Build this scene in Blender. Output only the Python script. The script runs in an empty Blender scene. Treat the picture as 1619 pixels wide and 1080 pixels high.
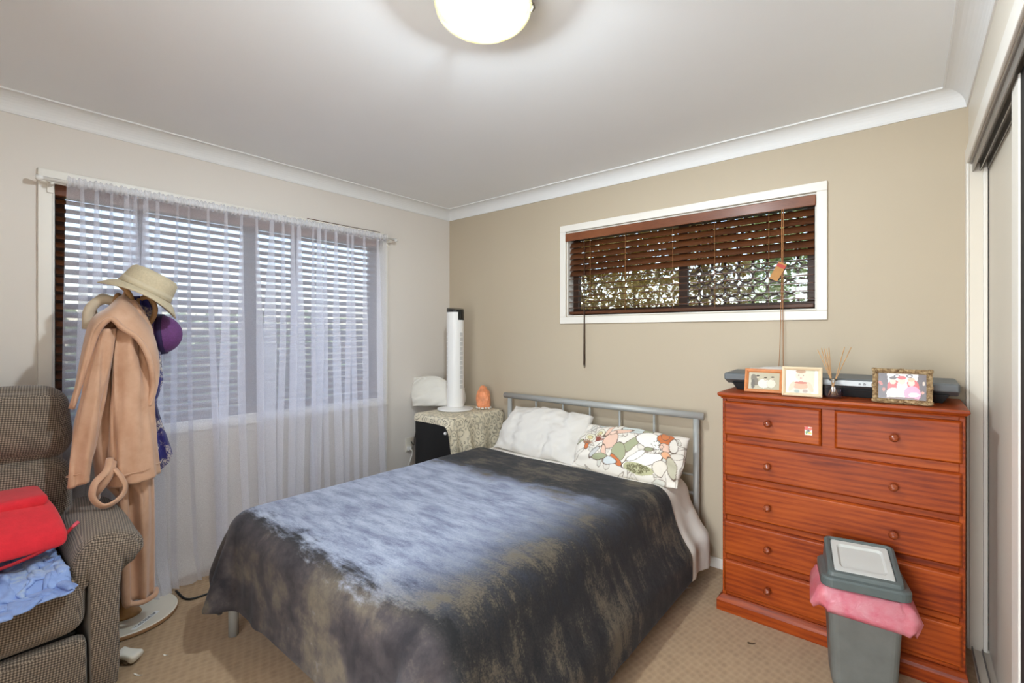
import bpy, bmesh, math, random
import numpy as np
from mathutils import Vector, Matrix
random.seed(7)
RNG = np.random.default_rng(11)
sc = bpy.context.scene
COL = sc.collection
PI = math.pi

# ------------------------------------------------------------------ camera, sky, exposure
W, FRONT, H = 3.275, -3.45, 2.4            # room: x 0..W, y FRONT..0, z 0..H
cam_d = bpy.data.cameras.new('camera')
cam_d.sensor_width = 36.0
cam_d.sensor_fit = 'HORIZONTAL'
cam_d.lens = 36.0 * 748.93 / 1619.0
cam_d.shift_y = -(540.0 - 527.53) / 1619.0
cam_d.clip_start = 0.02
cam = bpy.data.objects.new('camera', cam_d)
COL.objects.link(cam)
cam.location = (3.0655, -2.8365, 1.3387)
cam.rotation_euler = (PI / 2, 0, 0.6930)
sc.camera = cam

world = bpy.data.worlds.new('sky')
sc.world = world
world.use_nodes = True
wn = world.node_tree
sky = wn.nodes.new('ShaderNodeTexSky')
sky.sky_type = 'NISHITA'
sky.sun_disc = False
sky.sun_elevation = math.radians(48)
sky.sun_rotation = math.radians(200)
sky.air_density = 1.0
sky.dust_density = 2.0
bg = wn.nodes['Background']
wn.links.new(sky.outputs[0], bg.inputs[0])
bg.inputs[1].default_value = 0.19

LAMP_W = 104.0
vs = sc.view_settings
vs.view_transform = 'Standard'
vs.look = 'None'
vs.gamma = 1.0
vs.use_curve_mapping = False
vs.exposure = 1.62
sc.cycles.use_denoising = True
sc.cycles.max_bounces = 6
sc.cycles.diffuse_bounces = 4
sc.cycles.use_adaptive_sampling = True
sc.cycles.adaptive_threshold = 0.035
sc.cycles.transparent_max_bounces = 12
sc.cycles.sample_clamp_indirect = 6.0
sc.cycles.caustics_reflective = False
sc.cycles.caustics_refractive = False


def area_light(name, loc, rot, sx, sy, power, color):
    """soft daylight for the sky outside a window, also for the added fill"""
    d = bpy.data.lights.new(name, 'AREA')
    d.shape = 'RECTANGLE'
    d.size, d.size_y = sx, sy
    d.energy = power
    d.color = color
    o = bpy.data.objects.new(name, d)
    COL.objects.link(o)
    o.location = loc
    o.rotation_euler = rot
    return o


# sky seen from the side garden, high outside the big window, shining down between the slats
area_light('daylight_garden', (-3.2, -1.55, 3.0), (0, math.radians(-62), 0), 2.4, 4.0, 40, (0.72, 0.83, 1.0))
area_light('daylight_rear', (1.95, 3.2, 3.3), (math.radians(-58), 0, 0), 3.0, 1.8, 230, (0.88, 0.94, 1.0))

# daylight added as fill behind the camera, shining through an added doorway
area_light('camera_fill', (2.55, -4.45, 1.25), (math.radians(90), 0, 0), 1.9, 2.1, 48, (0.88, 0.945, 1.0))

# ------------------------------------------------------------------ materials
def lin(c):
    return tuple(((v / 255.0) / 12.92 if v / 255.0 <= 0.04045 else ((v / 255.0 + 0.055) / 1.055) ** 2.4) for v in c)


class NT:
    """small node helper"""
    def __init__(self, name):
        self.m = bpy.data.materials.new(name)
        self.m.use_nodes = True
        self.t = self.m.node_tree
        self.b = self.t.nodes['Principled BSDF']
        self.out = self.t.nodes['Material Output']

    def n(self, typ, **kw):
        nd = self.t.nodes.new(typ)
        for k, v in kw.items():
            setattr(nd, k, v)
        return nd

    def l(self, a, b):
        self.t.links.new(a, b)

    def coord(self, which='Object', scale=(1, 1, 1), rot=(0, 0, 0), rnd=0.0):
        tc = self.n('ShaderNodeTexCoord')
        mp = self.n('ShaderNodeMapping')
        mp.inputs['Scale'].default_value = scale
        mp.inputs['Rotation'].default_value = rot
        src = tc.outputs[which]
        if rnd:
            oi = self.n('ShaderNodeObjectInfo')
            mu = self.n('ShaderNodeMath', operation='MULTIPLY')
            mu.inputs[1].default_value = rnd
            self.l(oi.outputs['Random'], mu.inputs[0])
            ad = self.n('ShaderNodeVectorMath', operation='ADD')
            self.l(src, ad.inputs[0])
            self.l(mu.outputs[0], ad.inputs[1])
            src = ad.outputs[0]
        self.l(src, mp.inputs[0])
        return mp.outputs[0]

    def noise(self, vec, scale, detail=4, rough=0.55, dist=0.0):
        nd = self.n('ShaderNodeTexNoise')
        nd.inputs['Scale'].default_value = scale
        nd.inputs['Detail'].default_value = detail
        nd.inputs['Roughness'].default_value = rough
        nd.inputs['Distortion'].default_value = dist
        if vec is not None:
            self.l(vec, nd.inputs['Vector'])
        return nd.outputs['Fac']

    def ramp(self, fac, stops):
        nd = self.n('ShaderNodeValToRGB')
        cr = nd.color_ramp
        while len(cr.elements) < len(stops):
            cr.elements.new(0.5)
        for e, (p, c) in zip(cr.elements, stops):
            e.position = p
            e.color = (*c, 1) if len(c) == 3 else c
        self.l(fac, nd.inputs[0])
        return nd.outputs[0]

    def math(self, op, a, b=None, clamp=False):
        nd = self.n('ShaderNodeMath', operation=op)
        nd.use_clamp = clamp
        for i, v in enumerate((a, b)):
            if v is None:
                continue
            if isinstance(v, (int, float)):
                nd.inputs[i].default_value = v
            else:
                self.l(v, nd.inputs[i])
        return nd.outputs[0]

    def mixc(self, f, a, b):
        nd = self.n('ShaderNodeMix', data_type='RGBA')
        for idx, v in ((0, f), (6, a), (7, b)):
            if isinstance(v, (int, float)):
                nd.inputs[idx].default_value = v
            elif isinstance(v, tuple):
                nd.inputs[idx].default_value = (*v, 1)
            else:
                self.l(v, nd.inputs[idx])
        return nd.outputs[2]

    def bump(self, h, strength=0.3, dist=0.01):
        nd = self.n('ShaderNodeBump')
        nd.inputs['Strength'].default_value = strength
        nd.inputs['Distance'].default_value = dist
        self.l(h, nd.inputs['Height'])
        self.l(nd.outputs[0], self.b.inputs['Normal'])
        return nd.outputs[0]

    def base(self, c):
        if isinstance(c, tuple):
            self.b.inputs['Base Color'].default_value = (*c, 1)
        else:
            self.l(c, self.b.inputs['Base Color'])

    def rough(self, v):
        if isinstance(v, (int, float)):
            self.b.inputs['Roughness'].default_value = v
        else:
            self.l(v, self.b.inputs['Roughness'])

    def sep(self, vec):
        nd = self.n('ShaderNodeSeparateXYZ')
        self.l(vec, nd.inputs[0])
        return nd.outputs


MAT = {}


def plain(name, rgb, rough=0.5, metal=0.0, vary=0.06, vscale=8.0, bump=0.0, bscale=60.0, sheen=0.0, coat=0.0):
    t = NT(name)
    c = lin(rgb)
    v = t.coord('Object')
    f = t.noise(v, vscale, 3)
    lo = tuple(x * (1 - vary) for x in c)
    hi = tuple(min(1, x * (1 + vary)) for x in c)
    t.base(t.ramp(f, [(0.3, lo), (0.7, hi)]))
    t.rough(rough)
    t.b.inputs['Metallic'].default_value = metal
    t.b.inputs['Sheen Weight'].default_value = sheen
    t.b.inputs['Coat Weight'].default_value = coat
    if bump:
        t.bump(t.noise(v, bscale, 4), bump, 0.004)
    MAT[name] = t.m
    return t.m


plain('ceiling_paint', (242, 243, 244), 0.8, vary=0.012, vscale=1.5, bump=0.05, bscale=90)
plain('cornice_paint', (232, 231, 229), 0.6, vary=0.01)
plain('wall_cream', (222, 214, 205), 0.62, vary=0.015, vscale=1.2, bump=0.04, bscale=120)
plain('wall_tan', (188, 173, 150), 0.62, vary=0.02, vscale=1.2, bump=0.04, bscale=120)
plain('trim_white', (232, 226, 216), 0.4, vary=0.01)
plain('door_paint', (224, 215, 200), 0.45, vary=0.015, vscale=3)
plain('track_metal', (150, 145, 140), 0.4, 0.7)
plain('black_strip', (24, 22, 20), 0.7, vary=0.5, vscale=60)
plain('brown_aluminium', (62, 38, 24), 0.45, 0.1)
plain('bed_metal', (170, 170, 166), 0.42, 0.15, vary=0.03)
plain('white_plastic', (236, 233, 228), 0.35, vary=0.01)
plain('black_plastic', (18, 18, 18), 0.18, vary=0.1)
plain('dark_slot', (190, 188, 184), 0.5)
plain('cabinet_black', (13, 13, 13), 0.35, vary=0.2, vscale=20)
plain('cabinet_side', (104, 95, 80), 0.5)
plain('cotton_white', (218, 212, 204), 0.85, vary=0.015, bump=0.12, bscale=30, sheen=0.1)
plain('towel_white', (228, 223, 213), 0.9, vary=0.02, bump=0.25, bscale=140, sheen=0.1)
plain('sheet_fabric', (240, 233, 223), 0.85, vary=0.02, bump=0.15, bscale=24, sheen=0.1)
plain('mattress_fabric', (215, 208, 196), 0.9)
plain('salt_rock', (236, 150, 104), 0.5, vary=0.22, vscale=26, bump=0.5, bscale=60)
plain('hat_straw', (203, 188, 158), 0.85, vary=0.08, vscale=120, bump=0.3, bscale=300)
plain('hat_band', (206, 192, 164), 0.8)
plain('purple_straw', (112, 62, 122), 0.7, vary=0.2, vscale=160, bump=0.4, bscale=320)
plain('purple_band', (46, 26, 74), 0.7)
plain('stand_wood', (186, 142, 92), 0.45, vary=0.18, vscale=30)
plain('stand_pale', (206, 190, 166), 0.6, vary=0.05)
plain('board_white', (222, 214, 198), 0.35, vary=0.05, vscale=6)
plain('board_edge', (160, 122, 86), 0.6)
plain('label_paper', (240, 240, 238), 0.6)
plain('ink', (50, 50, 55), 0.7)
plain('red_fleece', (226, 42, 56), 0.95, vary=0.06, vscale=40, bump=0.3, bscale=260, sheen=0.2)
plain('red_trim', (176, 22, 36), 0.7)
plain('pink_tag', (232, 92, 110), 0.6)
plain('keyboard_grey', (104, 108, 110), 0.5, vary=0.04)
plain('keyboard_silver', (172, 174, 174), 0.4, 0.2)
plain('keyboard_dark', (44, 45, 46), 0.6)
plain('frame_pine', (206, 132, 80), 0.4, vary=0.1, vscale=40)
plain('frame_cream', (228, 206, 172), 0.45, vary=0.03)
plain('reed_wood', (196, 152, 104), 0.7, vary=0.15, vscale=50)
plain('bin_grey', (106, 107, 102), 0.5, vary=0.12, vscale=14)
plain('bin_lid', (88, 96, 94), 0.42, vary=0.06)
plain('bin_flap', (196, 196, 190), 0.4, vary=0.02)
plain('cord_tan', (168, 116, 70), 0.8)
plain('cord_dark', (74, 48, 30), 0.8)
plain('cable_black', (20, 20, 20), 0.5)
plain('wall_plate', (226, 218, 202), 0.4)
plain('scrap_white', (226, 222, 210), 0.6)
plain('wrapper_brown', (96, 80, 60), 0.6, vary=0.3, vscale=80)
plain('clip_metal', (120, 112, 100), 0.35, 0.8)
plain('ground_outside', (150, 140, 122), 0.9, vary=0.2, vscale=3)
plain('fence_outside', (196, 186, 170), 0.8, vary=0.1)
plain('bark', (88, 70, 50), 0.9, vary=0.3, vscale=20)
plain('shell_white', (232, 226, 216), 0.5)
plain('underbed_dark', (22, 21, 22), 0.8)

# knobs and dark brown wood of the blinds
def wood(name, dark, mid, light, scale=(1.0, 6, 6), rough=0.38, rnd=7.0, bands=5.0, coat=0.15):
    t = NT(name)
    v = t.coord('Object', scale=scale, rnd=rnd)
    wv = t.n('ShaderNodeTexWave', wave_type='BANDS', bands_direction='Z')
    wv.inputs['Scale'].default_value = bands
    wv.inputs['Distortion'].default_value = 7.0
    wv.inputs['Detail'].default_value = 3
    wv.inputs['Detail Scale'].default_value = 1.1
    t.l(v, wv.inputs['Vector'])
    fine = t.noise(t.coord('Object', scale=(scale[0] * 3, scale[1] * 8, scale[2] * 8), rnd=rnd), 3.0, 6, 0.7)
    big = t.noise(t.coord('Object', scale=(1, 2, 2), rnd=rnd), 2.2, 3)
    f = t.math('ADD', t.math('MULTIPLY', wv.outputs['Fac'], 0.10), t.math('MULTIPLY', fine, 0.36))
    f = t.math('ADD', f, t.math('MULTIPLY', big, 0.54))
    t.base(t.ramp(f, [(0.34, lin(dark)), (0.5, lin(mid)), (0.68, lin(light))]))
    t.rough(rough)
    t.b.inputs['Coat Weight'].default_value = coat
    t.b.inputs['Specular IOR Level'].default_value = 0.28
    t.b.inputs['Coat Roughness'].default_value = 0.25
    t.bump(f, 0.08, 0.003)
    MAT[name] = t.m


wood('dresser_wood', (108, 34, 4), (152, 62, 10), (178, 84, 22), bands=2.2, rough=0.45, coat=0.04)
wood('knob_wood', (92, 34, 12), (128, 54, 24), (156, 78, 40), scale=(8, 8, 8), rough=0.22, coat=0.6)
wood('blind_wood', (52, 27, 12), (84, 46, 22), (112, 66, 34), scale=(2.0, 20, 20), rough=0.5, rnd=3.0)
wood('valance_wood', (86, 46, 26), (122, 70, 42), (140, 86, 54), scale=(2.0, 20, 20), rough=0.45, rnd=3.0)

# carpet: rows of small tufted dimples
t = NT('carpet')
v = t.coord('Object')
vo = t.n('ShaderNodeTexVoronoi', feature='F1')
vo.inputs['Scale'].default_value = 42
vo.inputs['Randomness'].default_value = 0.25
t.l(t.coord('Object', rot=(0, 0, 0.3), scale=(1, 0.72, 1)), vo.inputs['Vector'])
gr = t.noise(v, 420, 3, 0.7)
lg = t.noise(v, 2.0, 3)
f = t.math('ADD', t.math('MULTIPLY', vo.outputs['Distance'], 0.55), t.math('MULTIPLY', gr, 0.45))
c1 = t.ramp(f, [(0.15, lin((124, 98, 72))), (0.45, lin((172, 142, 108))), (0.75, lin((194, 164, 128)))])
t.base(t.mixc(t.math('MULTIPLY', lg, 0.25), c1, lin((146, 118, 86))))
t.rough(0.95)
t.b.inputs['Sheen Weight'].default_value = 0.2
t.bump(f, 0.7, 0.006)
MAT['carpet'] = t.m

# recliner waffle weave from metre uvs
t = NT('waffle_fabric')
v = t.coord('UV', scale=(1, 1, 1), rot=(0, 0, 0.12))
sx, sy, sz = t.sep(v)
a = t.math('SINE', t.math('MULTIPLY', t.math('ADD', sx, sy), 2 * PI / 0.0165))
b_ = t.math('SINE', t.math('MULTIPLY', t.math('SUBTRACT', sx, t.math('MULTIPLY', sy, 1.0)), 2 * PI / 0.0165))
w_ = t.math('MULTIPLY', a, b_)
w2 = t.math('ADD', t.math('MULTIPLY', w_, 0.5), 0.5)
nz = t.noise(t.coord('Object'), 500, 3, 0.7)
f = t.math('ADD', t.math('MULTIPLY', w2, 0.8), t.math('MULTIPLY', nz, 0.2))
t.base(t.ramp(f, [(0.2, lin((66, 57, 49))), (0.55, lin((120, 106, 92))), (0.9, lin((176, 160, 142)))]))
t.rough(0.9)
t.b.inputs['Sheen Weight'].default_value = 0.25
t.bump(w2, 0.55, 0.004)
MAT['waffle_fabric'] = t.m

# plush blanket: dark brushed pile with sheen, blue window light painted into its colour
t = NT('plush_blanket')
v = t.coord('Object')
g = t.n('ShaderNodeNewGeometry')
px, py, pz = t.sep(g.outputs['Position'])
n1 = t.noise(t.coord('Object', scale=(1, 1, 1)), 3.4, 6, 0.65, 0.1)
n2 = t.noise(t.coord('Object', scale=(2.0, 7.0, 2.0), rot=(0, 0, 0.5)), 3.0, 6, 0.7, 0.15)
n3 = t.noise(v, 900, 2, 0.6)
n4 = t.noise(v, 150, 4, 0.7)
wob = t.math('MULTIPLY', t.math('SUBTRACT', n1, 0.5), 0.34)
wob = t.math('ADD', wob, t.math('MULTIPLY', t.math('SUBTRACT', n2, 0.5), 0.30))
def mr(tt, x, a0, a1):
    nd = tt.n('ShaderNodeMapRange', interpolation_type='SMOOTHSTEP')
    tt.l(x, nd.inputs[0])
    nd.inputs[1].default_value, nd.inputs[2].default_value = a0, a1
    nd.inputs[3].default_value, nd.inputs[4].default_value = 0, 1
    return nd.outputs[0]
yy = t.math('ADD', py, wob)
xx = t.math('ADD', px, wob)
head_side = t.math('SUBTRACT', 1.0, mr(t, yy, -0.98, -0.82))     # painted window light stops where the pile flips near the pillows
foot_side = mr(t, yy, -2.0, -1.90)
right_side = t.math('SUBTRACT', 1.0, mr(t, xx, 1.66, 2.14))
nap_window_light = t.math('MULTIPLY', t.math('MULTIPLY', head_side, foot_side), right_side)
nap_window_light = t.math('MULTIPLY', nap_window_light, t.math('ADD', 0.72, t.math('MULTIPLY', n2, 0.5)), True)
dark = t.ramp(t.math('ADD', t.math('ADD', t.math('MULTIPLY', n1, 0.5), t.math('MULTIPLY', n2, 0.3)), t.math('MULTIPLY', n4, 0.2)),
              [(0.43, lin((14, 13, 15))), (0.5, lin((38, 35, 34))), (0.575, lin((98, 88, 72)))])
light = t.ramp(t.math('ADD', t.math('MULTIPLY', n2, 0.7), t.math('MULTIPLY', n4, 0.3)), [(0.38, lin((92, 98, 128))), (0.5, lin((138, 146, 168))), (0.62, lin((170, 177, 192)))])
foot_fall = t.math('SUBTRACT', 1.0, mr(t, t.math('ADD', py, t.math('MULTIPLY', wob, 0.3)), -2.02, -1.97))
foot_tone = t.ramp(n1, [(0.38, lin((36, 31, 35))), (0.5, lin((72, 64, 65))), (0.62, lin((112, 101, 86)))])  # lighter mottled tone mixed into the foot drop
dark = t.mixc(t.math('MULTIPLY', foot_fall, 0.75), dark, foot_tone)
t.base(t.mixc(nap_window_light, dark, light))
t.rough(0.85)
t.l(t.math('ADD', 0.10, t.math('MULTIPLY', nap_window_light, 0.7)), t.b.inputs['Sheen Weight'])
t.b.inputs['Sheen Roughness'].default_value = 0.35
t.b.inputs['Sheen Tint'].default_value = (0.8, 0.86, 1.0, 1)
t.bump(t.math('ADD', t.math('MULTIPLY', n3, 0.5), t.math('MULTIPLY', n2, 1.2)), 0.35, 0.006)
MAT['plush_blanket'] = t.m
plain('blanket_hem', (58, 52, 54), 0.9, sheen=0.3)

# robe fleece
t = NT('robe_fleece')
v = t.coord('Object')
n1 = t.noise(v, 9, 4, 0.6)
n2 = t.noise(v, 380, 3, 0.7)
t.base(t.ramp(n1, [(0.3, lin((196, 152, 122))), (0.7, lin((216, 176, 148)))]))
t.rough(0.9)
t.b.inputs['Sheen Weight'].default_value = 0.5
t.b.inputs['Sheen Roughness'].default_value = 0.4
t.bump(t.math('ADD', t.math('MULTIPLY', n1, 0.5), n2), 0.2, 0.003)
MAT['robe_fleece'] = t.m

# blue quilted cotton
t = NT('blue_cotton')
v = t.coord('Object')
n1 = t.noise(v, 7, 4, 0.6)
n2 = t.noise(v, 60, 4, 0.6)
t.base(t.ramp(t.math('ADD', t.math('MULTIPLY', n1, 0.7), t.math('MULTIPLY', n2, 0.3)),
              [(0.32, lin((120, 146, 206))), (0.55, lin((150, 176, 228))), (0.66, lin((186, 204, 226)))]))
t.rough(0.85)
t.b.inputs['Sheen Weight'].default_value = 0.15
t.bump(n2, 0.25, 0.004)
MAT['blue_cotton'] = t.m

# sheer curtain
t = NT('sheer_voile')
v = t.coord('Object')
sp = t.noise(v, 420, 2, 0.7)
tr = t.n('ShaderNodeBsdfTransparent')
df = t.n('ShaderNodeBsdfDiffuse')
df.inputs[0].default_value = (0.91, 0.91, 0.97, 1)
tl = t.n('ShaderNodeBsdfTranslucent')
tl.inputs[0].default_value = (0.92, 0.92, 0.98, 1)
m1 = t.n('ShaderNodeMixShader')
m1.inputs[0].default_value = 0.5
t.l(df.outputs[0], m1.inputs[1])
t.l(tl.outputs[0], m1.inputs[2])
m2 = t.n('ShaderNodeMixShader')
t.l(t.math('ADD', 0.22, t.math('MULTIPLY', sp, 0.45)), m2.inputs[0])
t.l(tr.outputs[0], m2.inputs[1])
t.l(m1.outputs[0], m2.inputs[2])
t.l(m2.outputs[0], t.out.inputs[0])
MAT['sheer_voile'] = t.m

# clear glass
t = NT('window_glass')
tr = t.n('ShaderNodeBsdfTransparent')
gl = t.n('ShaderNodeBsdfGlossy')
gl.inputs['Roughness'].default_value = 0.03
m2 = t.n('ShaderNodeMixShader')
m2.inputs[0].default_value = 0.05
t.l(tr.outputs[0], m2.inputs[1])
t.l(gl.outputs[0], m2.inputs[2])
t.l(m2.outputs[0], t.out.inputs[0])
MAT['window_glass'] = t.m

# bottle glass
t = NT('bottle_glass')
tr = t.n('ShaderNodeBsdfTransparent')
tr.inputs[0].default_value = (0.95, 0.96, 0.97, 1)
gl = t.n('ShaderNodeBsdfGlossy')
gl.inputs['Roughness'].default_value = 0.04
m2 = t.n('ShaderNodeMixShader')
m2.inputs[0].default_value = 0.08
t.l(tr.outputs[0], m2.inputs[1])
t.l(gl.outputs[0], m2.inputs[2])
t.l(m2.outputs[0], t.out.inputs[0])
MAT['bottle_glass'] = t.m

# lamp glass: cream marbled, lit by the bulb inside
t = NT('lamp_glass')
v = t.coord('Object')
n1 = t.noise(v, 11, 4, 0.6, 1.5)
cc = t.ramp(n1, [(0.38, (0.026, 0.022, 0.012)), (0.62, (0.024, 0.018, 0.006))])
tr = t.n('ShaderNodeBsdfTransparent')
tr.inputs[0].default_value = (0.98, 0.95, 0.90, 1)
tl = t.n('ShaderNodeBsdfTranslucent')
t.l(cc, tl.inputs[0])
gl = t.n('ShaderNodeBsdfGlossy')
gl.inputs['Roughness'].default_value = 0.15
m1 = t.n('ShaderNodeMixShader')
m1.inputs[0].default_value = 0.34
t.l(tr.outputs[0], m1.inputs[1])
t.l(tl.outputs[0], m1.inputs[2])
m2 = t.n('ShaderNodeMixShader')
m2.inputs[0].default_value = 0.04
t.l(m1.outputs[0], m2.inputs[1])
t.l(gl.outputs[0], m2.inputs[2])
t.l(m2.outputs[0], t.out.inputs[0])
MAT['lamp_glass'] = t.m

# pink bin liner
t = NT('bin_liner')
n1 = t.noise(t.coord('Object'), 16, 4, 0.6)
tr = t.n('ShaderNodeBsdfTransparent')
tr.inputs[0].default_value = (1.0, 0.72, 0.76, 1)
t.base(t.ramp(n1, [(0.3, lin((238, 118, 138))), (0.7, lin((246, 168, 176)))]))
t.rough(0.3)
t.bump(t.noise(t.coord('Object'), 45, 4, 0.6, 0.8), 0.5, 0.006)
m2 = t.n('ShaderNodeMixShader')
m2.inputs[0].default_value = 0.62
t.l(tr.outputs[0], m2.inputs[1])
t.l(t.b.outputs[0], m2.inputs[2])
t.l(m2.outputs[0], t.out.inputs[0])
MAT['bin_liner'] = t.m

# lace: scrolls of cotton thread with open holes
t = NT('lace_cotton')
v = t.coord('UV')
warp = t.n('ShaderNodeTexNoise')
warp.inputs['Scale'].default_value = 14
t.l(v, warp.inputs['Vector'])
vv = t.n('ShaderNodeVectorMath', operation='MULTIPLY_ADD')
t.l(warp.outputs['Color'], vv.inputs[0])
vv.inputs[1].default_value = (0.05, 0.05, 0)
t.l(v, vv.inputs[2])
vo = t.n('ShaderNodeTexVoronoi', feature='F1')
vo.inputs['Scale'].default_value = 19
t.l(vv.outputs[0], vo.inputs['Vector'])
ring = t.math('SINE', t.math('MULTIPLY', vo.outputs['Distance'], 17.0))
mesh_ = t.n('ShaderNodeTexVoronoi', feature='DISTANCE_TO_EDGE')
mesh_.inputs['Scale'].default_value = 120
t.l(v, mesh_.inputs['Vector'])
net = t.math('LESS_THAN', mesh_.outputs['Distance'], 0.2)
thr = t.math('GREATER_THAN', ring, -0.1)
fac = t.math('MAXIMUM', t.math('MULTIPLY', net, 0.8), thr)
tr = t.n('ShaderNodeBsdfTransparent')
t.base(lin((222, 210, 184)))
t.rough(0.9)
m2 = t.n('ShaderNodeMixShader')
t.l(fac, m2.inputs[0])
t.l(tr.outputs[0], m2.inputs[1])
t.l(t.b.outputs[0], m2.inputs[2])
t.l(m2.outputs[0], t.out.inputs[0])
MAT['lace_cotton'] = t.m

# gilt frame
t = NT('gilt_frame')
n1 = t.noise(t.coord('Object'), 90, 5, 0.7, 0.8)
t.base(t.ramp(n1, [(0.35, lin((92, 66, 42))), (0.5, lin((168, 138, 98))), (0.65, lin((214, 190, 148)))]))
t.rough(0.35)
t.b.inputs['Metallic'].default_value = 0.45
t.bump(n1, 0.9, 0.008)
MAT['gilt_frame'] = t.m

# mirror with an old edge
t = NT('mirror')
t.base((0.75, 0.75, 0.74))
t.rough(0.04)
t.b.inputs['Metallic'].default_value = 1.0
MAT['mirror'] = t.m

# printed colours carried by the mesh
def printed(name, rough=0.5, sheen=0.0):
    t = NT(name)
    at = t.n('ShaderNodeVertexColor', layer_name='print')
    t.l(at.outputs[0], t.b.inputs['Base Color'])
    t.rough(rough)
    t.b.inputs['Sheen Weight'].default_value = sheen
    MAT[name] = t.m


printed('photo_print', 0.25)
printed('printed_cotton', 0.85, 0.1)

# dress: deep blue satin with pale floral lace print
t = NT('dress_fabric')
v = t.coord('Object')
n1 = t.noise(v, 16, 2, 0.5, 0.4)
n2 = t.noise(v, 110, 4, 0.75, 1.0)
flower = t.math('MULTIPLY', mr(t, n1, 0.47, 0.56), mr(t, n2, 0.46, 0.52))
nb = t.noise(v, 5, 2)
t.base(t.mixc(flower, t.ramp(nb, [(0.35, lin((26, 18, 66))), (0.6, lin((46, 44, 140)))]), lin((216, 206, 196))))
t.rough(0.55)
t.b.inputs['Sheen Weight'].default_value = 0.2
MAT['dress_fabric'] = t.m

# garden foliage
def leafmat(name, c1, c2, c3):
    t = NT(name)
    n1 = t.noise(t.coord('Object'), 4.0, 4, 0.7)
    c = t.ramp(n1, [(0.32, lin(c1)), (0.5, lin(c2)), (0.68, lin(c3))])
    t.base(c)
    t.rough(0.6)
    MAT[name] = t.m


leafmat('hedge_gold', (104, 92, 48), (166, 148, 84), (214, 200, 140))
leafmat('hedge_green', (80, 100, 60), (128, 146, 96), (186, 194, 150))

# ------------------------------------------------------------------ object helpers
WORIG = {}
CHILD_OF = {}


def setp(o, label=None, cat=None, group=None, kind=None):
    for k, v_ in (('label', label), ('category', cat), ('group', group), ('kind', kind)):
        if v_:
            o[k] = v_
    return o


def empty(name, loc, label=None, cat=None, group=None, kind=None):
    o = bpy.data.objects.new(name, None)
    COL.objects.link(o)
    o.location = loc
    o.empty_display_size = 0.05
    WORIG[o.name] = Vector(loc)
    return setp(o, label, cat, group, kind)


def box_uv(me):
    uvl = me.uv_layers.new(name='UVMap')
    nl = len(me.loops)
    co = np.empty(len(me.vertices) * 3)
    me.vertices.foreach_get('co', co)
    co = co.reshape(-1, 3)
    vi = np.empty(nl, dtype=np.int64)
    me.loops.foreach_get('vertex_index', vi)
    nrm = np.empty(len(me.polygons) * 3)
    me.polygons.foreach_get('normal', nrm)
    nrm = np.abs(nrm.reshape(-1, 3))
    tot = np.empty(len(me.polygons), dtype=np.int64)
    me.polygons.foreach_get('loop_total', tot)
    ax = np.repeat(nrm.argmax(1), tot)
    P = co[vi]
    uv = np.empty((nl, 2))
    for k, (i, j) in enumerate(((1, 2), (0, 2), (0, 1))):
        mk = ax == k
        uv[mk, 0] = P[mk, i]
        uv[mk, 1] = P[mk, j]
    uvl.data.foreach_set('uv', uv.ravel())


def obj(name, V, F, mat, parent=None, smooth=False, uv=None, boxuv=False, col=None, bevel=0, bseg=2, sub=0, solid=0,
        label=None, cat=None, group=None, kind=None, origin=None):
    V = np.asarray(V, dtype=float).reshape(-1, 3)
    if origin is None:
        lo, hi = V.min(0), V.max(0)
        origin = (lo + hi) / 2
        if parent is None:
            origin[2] = lo[2]
    origin = np.array(origin, dtype=float)
    me = bpy.data.meshes.new(name)
    me.from_pydata((V - origin).tolist(), [], F)
    me.update()
    if uv is not None:
        uvl = me.uv_layers.new(name='UVMap')
        vi = np.empty(len(me.loops), dtype=np.int64)
        me.loops.foreach_get('vertex_index', vi)
        uvl.data.foreach_set('uv', np.asarray(uv, dtype=float)[vi].ravel())
    elif boxuv:
        box_uv(me)
    if col is not None:
        ca = me.color_attributes.new('print', 'FLOAT_COLOR', 'POINT')
        c4 = np.ones((len(V), 4))
        c4[:, :3] = col
        ca.data.foreach_set('color', c4.ravel())
    bm = bmesh.new()
    bm.from_mesh(me)
    bmesh.ops.recalc_face_normals(bm, faces=bm.faces)
    bm.to_mesh(me)
    bm.free()
    if smooth:
        me.polygons.foreach_set('use_smooth', [True] * len(me.polygons))
    me.materials.append(MAT[mat])
    o = bpy.data.objects.new(name, me)
    COL.objects.link(o)
    WORIG[o.name] = Vector(origin)
    if parent is not None:
        o.parent = parent
        o.location = Vector(origin) - WORIG[parent.name]
    else:
        o.location = origin
    if solid:
        m = o.modifiers.new('thickness', 'SOLIDIFY')
        m.thickness = solid
        m.offset = 0
    if sub:
        m = o.modifiers.new('smooth', 'SUBSURF')
        m.levels = sub
        m.render_levels = sub
    if bevel:
        m = o.modifiers.new('bevel', 'BEVEL')
        m.width = bevel
        m.segments = bseg
        m.limit_method = 'ANGLE'
        m.angle_limit = math.radians(40)
    return setp(o, label, cat, group, kind)


def share(name, src, delta, parent):
    """another piece like src, sharing its mesh"""
    o = src.copy()
    o.name = name
    COL.objects.link(o)
    o.parent = parent
    w = WORIG[src.name] + Vector(delta)
    WORIG[o.name] = w
    o.location = w - (WORIG[parent.name] if parent else Vector((0, 0, 0)))
    return o


def box_v(x0, x1, y0, y1, z0, z1):
    V = [(x, y, z) for z in (z0, z1) for y in (y0, y1) for x in (x0, x1)]
    F = [(0, 2, 3, 1), (4, 5, 7, 6), (0, 1, 5, 4), (2, 6, 7, 3), (0, 4, 6, 2), (1, 3, 7, 5)]
    return V, F


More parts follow.
